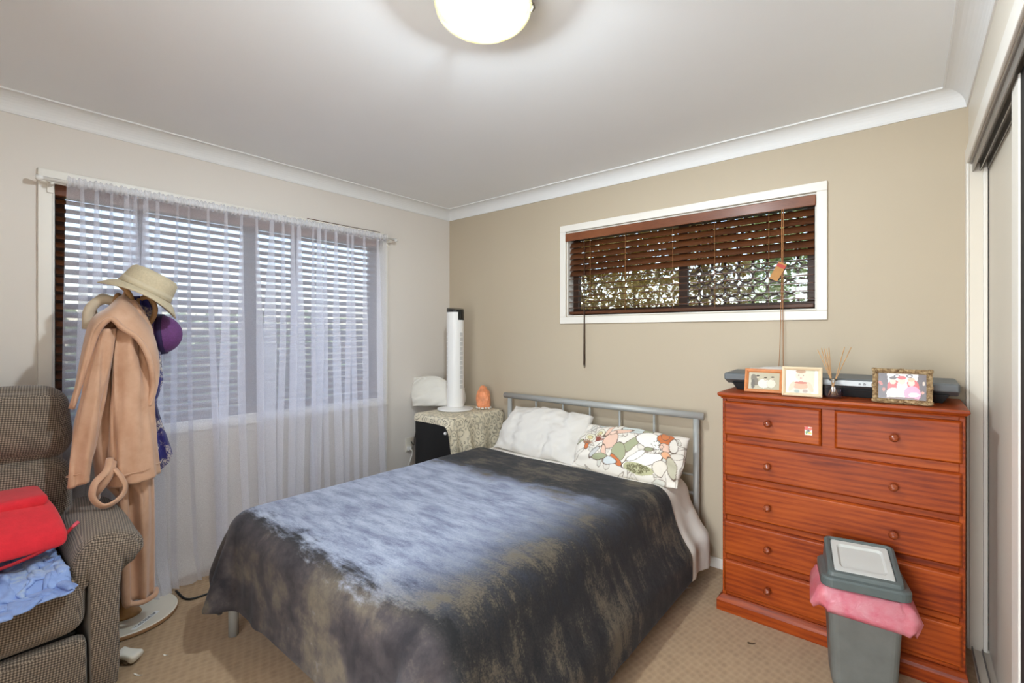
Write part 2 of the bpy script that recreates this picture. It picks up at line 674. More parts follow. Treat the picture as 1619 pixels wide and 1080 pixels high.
def box(name, x0, x1, y0, y1, z0, z1, mat, parent=None, bevel=0.003, **kw):
    V, F = box_v(x0, x1, y0, y1, z0, z1)
    return obj(name, V, F, mat, parent, bevel=bevel, **kw)


def xf(V, loc=(0, 0, 0), rot=(0, 0, 0)):
    from mathutils import Euler
    Mx = np.array(Euler(rot).to_matrix())
    return np.asarray(V, float) @ Mx.T + np.array(loc)


def rings(R, close=True, cap=True):
    """loft a list of rings (each n x 3) into verts and faces"""
    R = [np.asarray(r, float) for r in R]
    n = len(R[0])
    V = np.concatenate(R)
    F = []
    m = n if close else n - 1
    for i in range(len(R) - 1):
        for j in range(m):
            a, b = i * n + j, i * n + (j + 1) % n
            F.append((a, b, b + n, a + n))
    if cap and close:
        F.append(tuple(range(n - 1, -1, -1)))
        k = (len(R) - 1) * n
        F.append(tuple(range(k, k + n)))
    return V, F


def lathe(prof, c=(0, 0, 0), n=32, cap=True, wave=None):
    R = []
    an = np.linspace(0, 2 * PI, n, endpoint=False)
    for r, z in prof:
        zz = np.full(n, float(z))
        if wave is not None:
            zz = zz + wave(r, an)
        R.append(np.stack([c[0] + r * np.cos(an), c[1] + r * np.sin(an), c[2] + zz], 1))
    return rings(R, True, cap)


def tube_v(path, rad, n=10, cap=True, flat=None):
    P = [Vector(p) for p in path]
    R = []
    up = Vector((0, 0, 1))
    prev = None
    for i, p in enumerate(P):
        d = (P[min(i + 1, len(P) - 1)] - P[max(i - 1, 0)]).normalized()
        if prev is None:
            a = d.cross(up)
            if a.length < 1e-3:
                a = d.cross(Vector((0, 1, 0)))
        else:
            a = prev - d * prev.dot(d)
        a.normalize()
        prev = a
        b = d.cross(a)
        r = rad[i] if hasattr(rad, '__len__') else rad
        fl = flat or 1.0
        R.append([p + a * (math.cos(q) * r) + b * (math.sin(q) * r * fl) for q in np.linspace(0, 2 * PI, n, endpoint=False)])
    return rings(R, True, cap)


def tube(name, path, rad, mat, parent=None, n=10, **kw):
    V, F = tube_v(path, rad, n, flat=kw.pop('flat', None))
    return obj(name, V, F, mat, parent, smooth=True, **kw)


def smoothpath(pts, k=8):
    """Catmull-Rom through points"""
    P = [np.array(p, float) for p in pts]
    P = [2 * P[0] - P[1]] + P + [2 * P[-1] - P[-2]]
    out = []
    for i in range(1, len(P) - 2):
        for q in range(k):
            s = q / k
            a, b, c, d = P[i - 1], P[i], P[i + 1], P[i + 2]
            out.append(0.5 * (2 * b + (c - a) * s + (2 * a - 5 * b + 4 * c - d) * s * s + (3 * b - a - 3 * c + d) * s ** 3))
    out.append(P[-2])
    return out


def grid_f(n, m, wrap=False):
    F = []
    for i in range(n - 1):
        for j in range(m - 1 if not wrap else m):
            a, b = i * m + j, i * m + (j + 1) % m
            F.append((a, b, b + m, a + m))
    return F


def pbox_v(size, r, n=10, bulge=(0, 0, 0), power=2.0):
    """rounded puffy box about the origin, welded"""
    bm = bmesh.new()
    bmesh.ops.create_cube(bm, size=2.0)
    bmesh.ops.subdivide_edges(bm, edges=bm.edges[:], cuts=n, use_grid_fill=True)
    V = np.array([v_.co[:] for v_ in bm.verts])
    F = [tuple(v_.index for v_ in f_.verts) for f_ in bm.faces]
    bm.free()
    s = np.array(size) / 2
    # more samples near the edges
    P = np.sign(V) * (1 - (1 - np.abs(V)) ** 1.35) * s
    r = min(r, s.min() * 0.999)
    q = np.clip(P, -(s - r), s - r)
    d = P - q
    L = np.linalg.norm(d, axis=1, keepdims=True)
    sc_ = np.where(L > 1e-9, r / np.maximum(L, 1e-9), 0)
    mx = np.abs(d).max(1, keepdims=True) / r
    P2 = q + d * sc_ * np.clip(mx, 0, 1)
    u = P / s
    for k in range(3):
        i, j = [a for a in range(3) if a != k]
        f = (1 - np.abs(u[:, i]) ** power) * (1 - np.abs(u[:, j]) ** power)
        P2[:, k] += bulge[k] * f * np.sign(u[:, k]) * (np.abs(u[:, k]) > 0.05) * np.abs(u[:, k])
    return P2, F


def hash_noise(P, seed=0, freq=6.0, octv=3):
    """cheap smooth pseudo noise in python from summed sines"""
    rg = np.random.default_rng(seed)
    out = np.zeros(len(P))
    amp = 1.0
    for o_ in range(octv):
        for k in range(4):
            d = rg.normal(size=3)
            d /= np.linalg.norm(d)
            out += amp * np.sin(P @ d * freq * (1.9 ** o_) * (0.8 + 0.4 * rg.random()) + rg.random() * 6.28)
        amp *= 0.5
    return out / 4.0


def cloth_sim(X, su, sv, steps, collide, iters=14, bend=0.25, pins=None, dt=1 / 60, grav=-9.8, damp=0.985, mu=0.6, shear=0.5):
    P = X.copy()
    Q = X.copy()
    w = np.ones(P.shape[:2])
    if pins is not None:
        w[pins] = 0

    def con(sa, sb, L, k):
        a, b = P[sa], P[sb]
        d = b - a
        ln = np.sqrt((d * d).sum(-1))
        wa, wb = w[sa], w[sb]
        ws = np.maximum(wa + wb, 1e-9)
        g_ = (k * (ln - L) / np.maximum(ln, 1e-9) / ws)[..., None] * d
        P[sa] = a + g_ * wa[..., None]
        P[sb] = b - g_ * wb[..., None]
    n, m = P.shape[:2]
    S = np.s_
    dg = math.hypot(su, sv)
    for st in range(steps):
        vel = (P - Q) * damp
        Q = P.copy()
        P = P + vel * w[..., None]
        P[..., 2] += grav * dt * dt * w
        for it in range(iters):
            for o_ in (0, 1):
                e = (n - o_) // 2 * 2
                con(S[o_:o_ + e:2, :], S[o_ + 1:o_ + e:2, :], su, 1.0)
                e = (m - o_) // 2 * 2
                con(S[:, o_:o_ + e:2], S[:, o_ + 1:o_ + e:2], sv, 1.0)
            con(S[:-1, :-1], S[1:, 1:], dg, shear * 0.5)
            con(S[1:, :-1], S[:-1, 1:], dg, shear * 0.5)
            if it % 3 == 0:
                con(S[:-2, :], S[2:, :], 2 * su, bend * 0.5)
                con(S[:, :-2], S[:, 2:], 2 * sv, bend * 0.5)
        flat = P.reshape(-1, 3)
        new, hit = collide(flat)
        P = new.reshape(P.shape)
        h = hit.reshape(n, m)
        Q[h] = P[h] - (P[h] - Q[h]) * (1 - mu)
    return P


def col_box(c, half, r):
    c, half = np.array(c), np.array(half)

    def f(P):
        d = P - c
        q = np.clip(d, -(half - r), half - r)
        e = d - q
        L = np.linalg.norm(e, axis=1)
        ins = L < r
        # points in the inner core: push through the nearest face
        core = ins & (L < 1e-6)
        out = P.copy()
        if core.any():
            dd = d[core]
            gap = half - np.abs(dd)
            gap[:, 2] = np.where(dd[:, 2] > 0, gap[:, 2] * 0.5, gap[:, 2] * 5)
            k = gap.argmin(1)
            idx = np.arange(len(k))
            dd[idx, k] = np.sign(dd[idx, k] + 1e-9) * half[k]
            out[core] = c + dd
        sh = ins & ~core
        out[sh] = c + q[sh] + e[sh] / L[sh, None] * r
        return out, ins
    return f


def col_all(*fs):
    def f(P):
        hit = np.zeros(len(P), bool)
        for g_ in fs:
            P, h = g_(P)
            hit |= h
        return P, hit
    return f


def col_floor(z):
    def f(P):
        h = P[:, 2] < z
        P = P.copy()
        P[h, 2] = z
        return P, h
    return f


# ------------------------------------------------------------------ the room shell
def wall_hole(name, axis, at, back, a0, a1, z0, z1, h, mat):
    """wall slab with one rectangular opening; axis 'x' wall spans y, axis 'y' wall spans x"""
    b0, b1, hz0, hz1 = h
    outer = [(a0, z0), (a1, z0), (a1, z1), (a0, z1)]
    inner = [(b0, hz0), (b1, hz0), (b1, hz1), (b0, hz1)]
    V = []
    for pos in (at, back):
        for (a, z_) in outer + inner:
            V.append((pos, a, z_) if axis == 'x' else (a, pos, z_))
    F = []
    for k in range(4):
        n_ = (k + 1) % 4
        F.append((k, n_, 4 + n_, 4 + k))
        F.append((8 + k, 8 + n_, 12 + n_, 12 + k))
        F.append((k, n_, 8 + n_, 8 + k))
        F.append((4 + k, 4 + n_, 12 + n_, 12 + k))
    return obj(name, V, F, mat, kind='structure')


box('floor', -0.12, W + 0.7, FRONT - 0.1, 0.12, -0.06, 0.0, 'carpet', bevel=0, kind='structure')
box('ceiling', -0.12, W + 0.7, FRONT - 0.1, 0.12, H, H + 0.06, 'ceiling_paint', bevel=0, kind='structure')
LW = (-2.508, -0.698, 0.842, 2.052)        # left window opening
BW = (1.213, 2.720, 1.458, 2.056)          # back window opening
wall_hole('wall_left', 'x', 0.0, -0.12, FRONT - 0.1, 0.12, 0.0, H, LW, 'wall_cream')
wall_hole('wall_back', 'y', 0.0, 0.12, -0.0, W + 0.7, 0.0, H, BW, 'wall_tan')
# front wall; its open doorway is added to pass the fill light
DX_, DW_, DZ_ = 2.05, 3.05, 2.06
V = []
for Yw in (FRONT, FRONT - 0.1):
    V += [(0, Yw, 0), (0, Yw, H), (W + 0.7, Yw, H), (W + 0.7, Yw, 0), (DW_, Yw, 0), (DW_, Yw, DZ_), (DX_, Yw, DZ_), (DX_, Yw, 0)]
F = [(0, 1, 6, 7), (1, 2, 5, 6), (2, 3, 4, 5), (8, 9, 14, 15), (9, 10, 13, 14), (10, 11, 12, 13)]
F += [(k, (k + 1) % 8, 8 + (k + 1) % 8, 8 + k) for k in range(8)]
obj('wall_front', V, F, 'wall_cream', kind='structure')
box('floor_added_hall', 1.2, W + 0.7, -4.9, FRONT - 0.1, -0.06, 0.0, 'carpet', bevel=0, kind='structure')  # unseen hall added round the fill light behind the camera
box('ceiling_added_hall', 1.2, W + 0.7, -4.9, FRONT - 0.1, H, H + 0.06, 'ceiling_paint', bevel=0, kind='structure')
box('wall_added_hall', 1.1, 1.2, -4.9, FRONT - 0.1, 0.0, H, 'wall_cream', bevel=0, kind='structure')
box('wall_added_hall_side', W + 0.7, W + 0.8, -4.9, FRONT - 0.1, 0.0, H, 'wall_cream', bevel=0, kind='structure')
# wardrobe wall: a slab with an opening that reaches the floor
OPY, OPZ = -2.35, 2.062
V = []
for X in (W, W + 0.1):
    V += [(X, 0, 0), (X, 0, H), (X, FRONT, H), (X, FRONT, 0), (X, OPY, 0), (X, OPY, OPZ), (X, -0.05, OPZ), (X, -0.05, 0)]
F = [(0, 1, 6, 7), (1, 2, 5, 6), (2, 3, 4, 5), (8, 9, 14, 15), (9, 10, 13, 14), (10, 11, 12, 13)]
F += [(k, (k + 1) % 8, 8 + (k + 1) % 8, 8 + k) for k in range(8)]
obj('wall_right', V, F, 'door_paint', kind='structure')
box('wall_wardrobe', W + 0.6, W + 0.66, FRONT, 0.0, 0.0, H, 'wall_cream', bevel=0, kind='structure')

# cornices, mitred
prof = [(0, .080), (.006, .080), (.007, .074)]
for k in range(9):
    a = k / 8 * PI / 2
    prof.append((.008 + .070 * (1 - math.cos(a)) , .006 + .067 * (1 - math.sin(a))))
prof += [(.080, .0075), (.086, .007), (.086, 0)]


def cornice(name, fa, fb):
    A = [fa(a, H - b) for a, b in prof]
    B = [fb(a, H - b) for a, b in prof]
    V, F = rings([A + [fa(0, H)], B + [fb(0, H)]], True, True)
    return obj(name, V, F, 'cornice_paint', smooth=False, kind='structure', bevel=0)


cornice('trim_1', lambda a, z: (a, FRONT, z), lambda a, z: (a, -a, z))
cornice('trim_2', lambda a, z: (a, -a, z), lambda a, z: (W - a, -a, z))
cornice('trim_3', lambda a, z: (W - a, -a, z), lambda a, z: (W - a, FRONT, z))
# skirting boards
def skirting(name, V2, mat='trim_white'):
    V, F = V2
    obj(name, V, F, mat, bevel=0.004, kind='structure')


skirting('baseboard_back', box_v(0.012, W, -0.013, 0.0, 0.0, 0.058))
skirting('baseboard_left', box_v(0.0, 0.013, FRONT, 0.0, 0.0, 0.058))

# wardrobe surround, tracks and sliding doors
Y0 = -0.05
w = empty('trim_4', (W, Y0, 0), kind='structure')
box('architrave', W - 0.010, W, -0.05, 0.0, 0.0, OPZ + 0.070, 'trim_white', w)
box('architrave', W - 0.010, W, OPY - 0.06, -0.05, OPZ, OPZ + 0.070, 'trim_white', w)
box('architrave', W - 0.010, W, OPY - 0.06, OPY, 0.0, OPZ, 'trim_white', w)
box('jamb', W, W + 0.055, Y0 - 0.004, Y0, 0.0, OPZ, 'door_paint', w)
box('jamb_stop', W + 0.040, W + 0.054, Y0 - 0.016, Y0 - 0.004, 0.012, OPZ - 0.03, 'trim_white', w)
for k, xo in enumerate((0.008, 0.030, 0.052)):
    box('head_track', W + xo, W + xo + 0.004, OPY, Y0 - 0.001, OPZ - 0.040, OPZ - 0.001, 'track_metal', w, bevel=0.001)
box('head_channel', W + 0.002, W + 0.075, OPY, Y0 - 0.001, OPZ - 0.006, OPZ, 'track_metal', w, bevel=0.001)
box('floor_track', W + 0.004, W + 0.078, OPY, Y0 - 0.004, 0.0, 0.008, 'door_paint', w, bevel=0.001)
for xo in (0.006, 0.036, 0.066):
    box('floor_rail', W + xo, W + xo + 0.004, OPY, Y0 - 0.004, 0.008, 0.018, 'track_metal', w, bevel=0.001)
d1 = empty('door_1', (W + 0.06, -0.65, 0.02), kind='structure')
box('panel', W + 0.058, W + 0.068, -1.22, Y0 - 0.012, 0.022, OPZ - 0.03, 'door_paint', d1, bevel=0.001)
box('edge_seal', W + 0.056, W + 0.068, Y0 - 0.012, Y0 - 0.006, 0.022, OPZ - 0.03, 'black_strip', d1, bevel=0.001)
d2 = empty('door_2', (W + 0.03, -1.6, 0.02), kind='structure')
box('stile', W + 0.022, W + 0.044, -1.005, -0.90, 0.022, OPZ - 0.03, 'trim_white', d2, bevel=0.002)
box('mirror_edge', W + 0.026, W + 0.042, -1.075, -1.005, 0.022, OPZ - 0.03, 'black_strip', d2, bevel=0.001)
box('mirror_panel', W + 0.027, W + 0.042, -2.30, -1.075, 0.022, OPZ - 0.03, 'mirror', d2, bevel=0.001)


# ------------------------------------------------------------------ windows
def frame_pieces(root, axis, pos0, pos1, a0, a1, z0, z1, wd, mat, name):
    def bx(u0, u1, v0, v1):
        if axis == 'x':
            box(name, pos0, pos1, u0, u1, v0, v1, mat, root, bevel=0.003)
        else:
            box(name, u0, u1, pos0, pos1, v0, v1, mat, root, bevel=0.003)
    bx(a0, a1, z1 - wd, z1)
    bx(a0, a1, z0, z0 + wd)
    bx(a0, a0 + wd, z0 + wd, z1 - wd)
    bx(a1 - wd, a1, z0 + wd, z1 - wd)


w1 = empty('window_1', (0, -1.6, 0.79), kind='structure')
frame_pieces(w1, 'x', 0.0, 0.016, -2.5554, -0.6484, 0.7937, 2.1003, 0.0475, 'trim_white', 'architrave')
frame_pieces(w1, 'x', -0.119, -0.001, LW[0] + .0005, LW[1] - .0005, LW[2] + .0005, LW[3] - .0005, 0.010, 'trim_white', 'reveal')
frame_pieces(w1, 'x', -0.112, -0.078, LW[0] + 0.0105, LW[1] - 0.0105, LW[2] + 0.0105, LW[3] - 0.0105, 0.045, 'brown_aluminium', 'sash_frame')
for (ya, yb) in ((-2.175, -2.135), (-1.645, -1.565), (-1.345, -1.300)):
    box('mullion', -0.108, -0.080, ya, yb, LW[2] + 0.0555, LW[3] - 0.0555, 'brown_aluminium', w1)
for (ya, yb) in ((-2.452, -2.176), (-2.134, -1.646), (-1.564, -1.346), (-1.299, -0.754)):
    box('pane', -0.098, -0.094, ya, yb, LW[2] + 0.056, LW[3] - 0.056, 'window_glass', w1, bevel=0)

w2 = empty('window_2', (1.95, 0, 1.4), kind='structure')
frame_pieces(w2, 'y', -0.014, 0.0, 1.1651, 2.7658, 1.4085, 2.1044, 0.047, 'trim_white', 'architrave')
frame_pieces(w2, 'y', 0.001, 0.119, BW[0] + .0005, BW[1] - .0005, BW[2] + .0005, BW[3] - .0005, 0.008, 'trim_white', 'reveal')
frame_pieces(w2, 'y', 0.078, 0.112, BW[0] + .0085, BW[1] - .0085, BW[2] + .0085, BW[3] - .0085, 0.044, 'brown_aluminium', 'sash_frame')
box('mullion', 1.985, 2.040, 0.080, 0.110, BW[2] + 0.0525, BW[3] - 0.0525, 'brown_aluminium', w2)
box('pane', 1.2655, 1.985, 0.094, 0.098, BW[2] + 0.0525, BW[3] - 0.0525, 'window_glass', w2, bevel=0)
box('pane', 2.040, 2.667, 0.094, 0.098, BW[2] + 0.0525, BW[3] - 0.0525, 'window_glass', w2, bevel=0)
# security screen with rings on the right-hand half
scr = empty('security_screen', (2.35, 0.125, 1.5))
scr.parent = w2
scr.location = Vector((2.35, 0.125, 1.5)) - WORIG[w2.name]
rr = 0.036
an = np.linspace(0, 2 * PI, 18, endpoint=False)
R = []
for q in an:
    cx_, cz_ = math.cos(q), math.sin(q)
    R.append([(2.06 + cx_ * (rr + dx), 0.125 + dy, 1.52 + cz_ * (rr + dx)) for dx, dy in ((-.0045, -.003), (.0045, -.003), (.0045, .003), (-.0045, .003))])
R.append(R[0])
V, F = rings(R, True, False)
ring0 = obj('grille_ring', V, F, 'brown_aluminium', scr)
for i in range(9):
    for j in range(7):
        if i or j:
            share('grille_ring', ring0, (i * 0.0745, 0, j * 0.0745), scr)

# ------------------------------------------------------------------ venetian blinds
def slat_mesh(L, wd=0.050, th=0.0028, crown=0.003, n=5):
    top = [(-wd / 2 + wd * k / (n - 1), crown * (1 - (2 * k / (n - 1) - 1) ** 2)) for k in range(n)]
    pr_ = [(a, b + th / 2) for a, b in top] + [(a, b - th / 2) for a, b in reversed(top)]
    return rings([[(-L / 2, a, b) for a, b in pr_], [(L / 2, a, b) for a, b in pr_]], True, True)


# big window: slats run along y
bl = empty('venetian_blind', (-0.03, -1.6, 0.86), 'brown wooden venetian blind in the big window behind the sheer curtain', 'blind')
L = LW[1] - LW[0] - 0.034
zt = LW[3] - 0.062
V, F = slat_mesh(L)
V = xf(V, (0, 0, 0), (math.radians(34), 0, 0))              # outer edge up, room edge down
V = V @ np.array([[0, 1, 0], [1, 0, 0], [0, 0, 1]]).T       # length along y
V[:, 0] *= -1
slat0 = None
for i in range(27):
    z_ = zt - 0.022 - i * 0.0415
    if slat0 is None:
        slat0 = obj('slat', V + np.array([-0.034, (LW[0] + LW[1]) / 2, z_]), F, 'blind_wood', bl)
        zfirst = z_
    else:
        share('slat', slat0, (0, 0, z_ - zfirst), bl)
zb = zfirst - 27 * 0.0415
box('bottom_rail', -0.058, -0.012, LW[0] + 0.017, LW[1] - 0.017, max(zb, LW[2] + 0.012), max(zb, LW[2] + 0.012) + 0.018, 'blind_wood', bl)
box('head_rail', -0.062, -0.006, LW[0] + 0.012, LW[1] - 0.012, zt, LW[3] - 0.011, 'valance_wood', bl)
for yc in (-2.33, -1.95, -1.45, -0.95):
    tube('ladder_cord', [(-0.008, yc, zt), (-0.008, yc, LW[2] + 0.03)], 0.0012, 'cord_dark', bl, n=5)

# small high window: slats along x
bb = empty('venetian_blind', (1.95, 0.03, 1.47), 'short brown wooden venetian blind in the high window above the dresser', 'blind')
xm = (BW[0] + BW[1]) / 2
Lb = BW[1] - BW[0] - 0.030
V, F = slat_mesh(Lb)
Vc = xf(V, (0, 0, 0), (math.radians(53), 0, 0))
Vo = xf(V, (0, 0, 0), (math.radians(4), 0, 0))
s_c = s_o = None
for i in range(12):
    z_ = 1.966 - i * 0.0405
    if i < 6:
        if s_c is None:
            s_c = obj('slat', Vc + np.array([xm, 0.036, z_]), F, 'blind_wood', bb)
            zc0 = z_
        else:
            share('slat', s_c, (0, 0, z_ - zc0), bb)
    else:
        if s_o is None:
            s_o = obj('slat', Vo + np.array([xm, 0.036, z_]), F, 'blind_wood', bb)
            zo0 = z_
        else:
            share('slat', s_o, (0, 0, z_ - zo0), bb)
box('bottom_rail', xm - Lb / 2, xm + Lb / 2, 0.012, 0.060, 1.474, 1.494, 'blind_wood', bb)
box('valance', BW[0] + 0.002, BW[1] - 0.002, -0.020, -0.0145, 1.988, 2.042, 'valance_wood', bb)
box('head_rail', BW[0] + 0.012, BW[1] - 0.012, 0.010, 0.060, 2.000, 2.044, 'brown_aluminium', bb)
for xc in (1.40, 1.66, 1.975, 2.22, 2.50):
    tube('ladder_cord', [(xc, 0.010, 2.0), (xc, 0.010, 1.49)], 0.0011, 'cord_tan', bb, n=5)
tube('tilt_wand', [(1.373, -0.024, 1.985), (1.373, -0.024, 1.55), (1.374, -0.026, 1.125)], [0.0035, 0.004, 0.0065], 'brown_aluminium', bb, n=8)
wt = tube('wand_tip', [(1.374, -0.026, 1.125), (1.374, -0.026, 1.103)], [0.006, 0.003], 'clip_metal', bb, n=8)
for k, dx in enumerate((-0.004, 0.003)):
    tube('pull_cord', smoothpath([(2.571 + dx, -0.024, 1.99), (2.570 + dx, -0.026, 1.6), (2.568 + dx * 2, -0.028, 1.3), (2.566 + dx * 3, -0.03, 1.13)], 5), 0.0017, 'cord_tan', bb, n=6)
tagp = empty('hang_tag', (2.555, -0.031, 1.66))
tagp.parent = bb
tagp.location = WORIG['hang_tag'] - WORIG[bb.name]
V, F = box_v(-0.021, 0.021, -0.0006, 0.0006, -0.048, 0.048)
plain('tag_card', (176, 120, 50), 0.5, vary=0.08, vscale=40)
plain('tag_red', (178, 48, 30), 0.5)
obj('card', xf(V, (2.551, -0.031, 1.665), (0, math.radians(28), 0.15)), F, 'tag_card', tagp)
V, F = box_v(-0.0212, 0.0212, -0.0009, 0.0009, 0.022, 0.040)
obj('printed_band', xf(V, (2.551, -0.031, 1.665), (0, math.radians(28), 0.15)), F, 'tag_red', tagp)

# ------------------------------------------------------------------ curtain rod and sheer curtain
rod = empty('curtain_rod', (0.08, -1.58, 2.03), 'thin white curtain rod across the top of the big window', 'curtain rod')
tube('rod', [(0.075, -2.545, 2.040), (0.075, -0.635, 2.052)], 0.009, 'white_plastic', rod, n=12)
for ye, zz in ((-2.545, 2.040), (-0.635, 2.052)):
    s = -1 if ye < -2 else 1
    V, F = lathe([(0.0, -0.014), (0.010, -0.012), (0.014, 0), (0.010, 0.012), (0.0, 0.014)], (0, 0, 0), 12)
    obj('finial', xf(V, (0.075, ye + s * 0.012, zz), (PI / 2, 0, 0)), F, 'white_plastic', rod, smooth=True)
    box('bracket', 0.016, 0.078, ye - s * 0.03 - 0.006, ye - s * 0.03 + 0.006, zz - 0.022, zz - 0.010, 'trim_white', rod)
    box('bracket_plate', 0.0165, 0.022, ye - s * 0.03 - 0.012, ye - s * 0.03 + 0.012, zz - 0.05, zz + 0.012, 'trim_white', rod)
box('wooden_strip', 0.001, 0.010, -1.283, -0.716, 2.1010, 2.1062, 'blind_wood', None, bevel=0.001,
    label='thin brown wooden strip lying on top of the big window frame', cat='wood strip')

NV = 44
rg = np.random.default_rng(5)
yt0, yt1 = -2.465, -0.705
# Z-shaped pleats: flat panels between triple-layer folds that lean as they fall
cen = []
yc = yt0 + 0.05
while yc < yt1 - 0.05:
    cen.append((yc, rg.uniform(0.004, 0.019) * (1.5 if rg.random() < 0.3 else 1.0), rg.normal() * 0.030, rg.uniform(0.7, 1.4), rg.random() * 6))
    yc += rg.uniform(0.030, 0.105)
rowsP = []
for v1 in np.linspace(0, 1, NV):
    pts = [(0.070, yt0 - 0.016 * math.sin(v1 * 3.0))]
    last_y = yt0
    for k, (yc, w_, drift, gr_, ph_) in enumerate(cen):
        y_c = yc + drift * v1 ** 1.2 + 0.006 * math.sin(5 * v1 + ph_)
        ww = w_ * (0.35 + 0.85 * min(1, v1 * 2.5) * gr_)
        d_ = 0.006 + 0.016 * min(1, v1 * 3)
        pts += [(0.066, y_c - ww - 0.012), (0.070, y_c - 0.3 * ww), (0.075 + d_, y_c + ww), (0.077 + d_, y_c + ww * 0.8), (0.074, y_c - ww * 0.7), (0.068, y_c - ww), (0.064 - d_ * .4, y_c + 0.2 * ww), (0.064, y_c + ww + 0.012)]
    pts.append((0.072, yt1))
    pts = np.array(smoothpath([(a_, b_, 0) for a_, b_ in pts], 3))
    x, y = pts[:, 0].copy(), pts[:, 1].copy()
    u_ = np.clip((y - yt0) / (yt1 - yt0), 0, 1)
    flare = max(0.0, (v1 - 0.5) / 0.5) ** 2
    x = x + flare * (0.055 + 0.03 * np.sin(u_ * 17)) * np.clip(1.15 - u_, 0, 1)
    x = x + 0.10 * max(0.0, (v1 - 0.94) / 0.06) * (0.4 + 0.6 * np.sin(u_ * 41) ** 2) * np.clip(1.1 - u_, 0.2, 1)
    x = np.maximum(x, 0.024)
    z_ = 2.052 - (2.052 - 0.012) * v1 + 0.012 * (u_ - 1) * (1 - v1)
    if v1 > 0.97:
        z_ = z_ + 0.006 * np.abs(np.sin(u_ * 41))
    rowsP.append(np.stack([x, y, z_], 1))
P = np.array(rowsP)
NU = P.shape[1]
cur = empty('sheer_curtain', (0.08, -1.58, 0.0), 'long white sheer curtain gathered on a rod over the big window', 'curtain')
obj('drape', P.reshape(-1, 3), grid_f(NV, NU), 'sheer_voile', cur, smooth=True)
# gathered heading round the rod
R = []
for k in range(420):
    u = k / 419
    yc = yt0 + (yt1 - yt0) * u
    rj = 0.016 + 0.0045 * math.sin(k * 1.37) + 0.003 * math.sin(k * 0.53 + 1)
    zc = 2.040 + 0.012 * (yc + 2.545) / 1.91
    R.append([(0.075 + rj * math.cos(q), yc + 0.002 * math.sin(k * 2.1 + q), zc + (rj + (0.010 if math.sin(q) > .5 else 0)) * math.sin(q)) for q in np.linspace(0, 2 * PI, 10, endpoint=False)])
V, F = rings(R, True, False)
obj('gathered_heading', V, F, 'sheer_voile', cur, smooth=True)

# ------------------------------------------------------------------ ceiling light
LC = Vector((2.058, -1.762, H))
lt = empty('ceiling_light', LC, 'lit round ceiling light with a cream glass dish and metal clips', 'ceiling light')
V, F = lathe([(0.0, 0.0), (0.136, 0.0), (0.140, -0.006), (0.140, -0.0455), (0.136, -0.0455), (0.132, -0.010), (0.0, -0.010)], LC, 48, True)
plain('lamp_base', (16, 15, 14), 0.7)
obj('base_plate', V, F, 'lamp_base', lt, smooth=False)
dish = [(0.150, -0.044), (0.147, -0.050)]
for k in range(1, 11):
    a = k / 10 * PI / 2
    dish.append((0.147 * math.cos(a) + 1e-4, -0.050 - 0.066 * math.sin(a)))
V, F = lathe(dish, LC, 56, False)
obj('glass_dish', V, F, 'lamp_glass', lt, smooth=True, solid=0.004)
for a in (math.radians(40), math.radians(153), math.radians(270)):
    c, s = math.cos(a), math.sin(a)
    p0 = LC + Vector((0.10 * c, 0.10 * s, -0.012))
    tube('clip', [p0, LC + Vector((0.135 * c, 0.135 * s, -0.026)), LC + Vector((0.1545 * c, 0.1545 * s, -0.038)), LC + Vector((0.1565 * c, 0.1565 * s, -0.050)), LC + Vector((0.150 * c, 0.150 * s, -0.060))],
         [0.003, 0.003, 0.0045, 0.005, 0.004], 'clip_metal', lt, n=8)
V, F = lathe([(0, 0.0), (0.012, 0.0), (0.014, -0.010), (0.036, -0.024), (0.048, -0.042), (0.044, -0.060), (0.026, -0.074), (0.0, -0.080)], LC + Vector((0, 0, -0.011)), 28, True)
t = NT('bulb_glow')
em = t.n('ShaderNodeEmission')
em.inputs[0].default_value = (1.0, 0.86, 0.66, 1)
em.inputs[1].default_value = 10.0
tr = t.n('ShaderNodeBsdfTransparent')
m2 = t.n('ShaderNodeMixShader')
m2.inputs[0].default_value = 0.25
t.l(tr.outputs[0], m2.inputs[1])
t.l(em.outputs[0], m2.inputs[2])
t.l(m2.outputs[0], t.out.inputs[0])
MAT['bulb_glow'] = t.m
blb = obj('bulb', V, F, 'bulb_glow', lt, smooth=True)
ld = bpy.data.lights.new('bulb_light', 'POINT')
ld.energy = LAMP_W
ld.color = (0.675, 0.825, 1.0)
ld.shadow_soft_size = 0.034
lo_ = bpy.data.objects.new('bulb_light', ld)
COL.objects.link(lo_)
lo_.parent = lt
lo_.location = (0, 0, -0.0495)


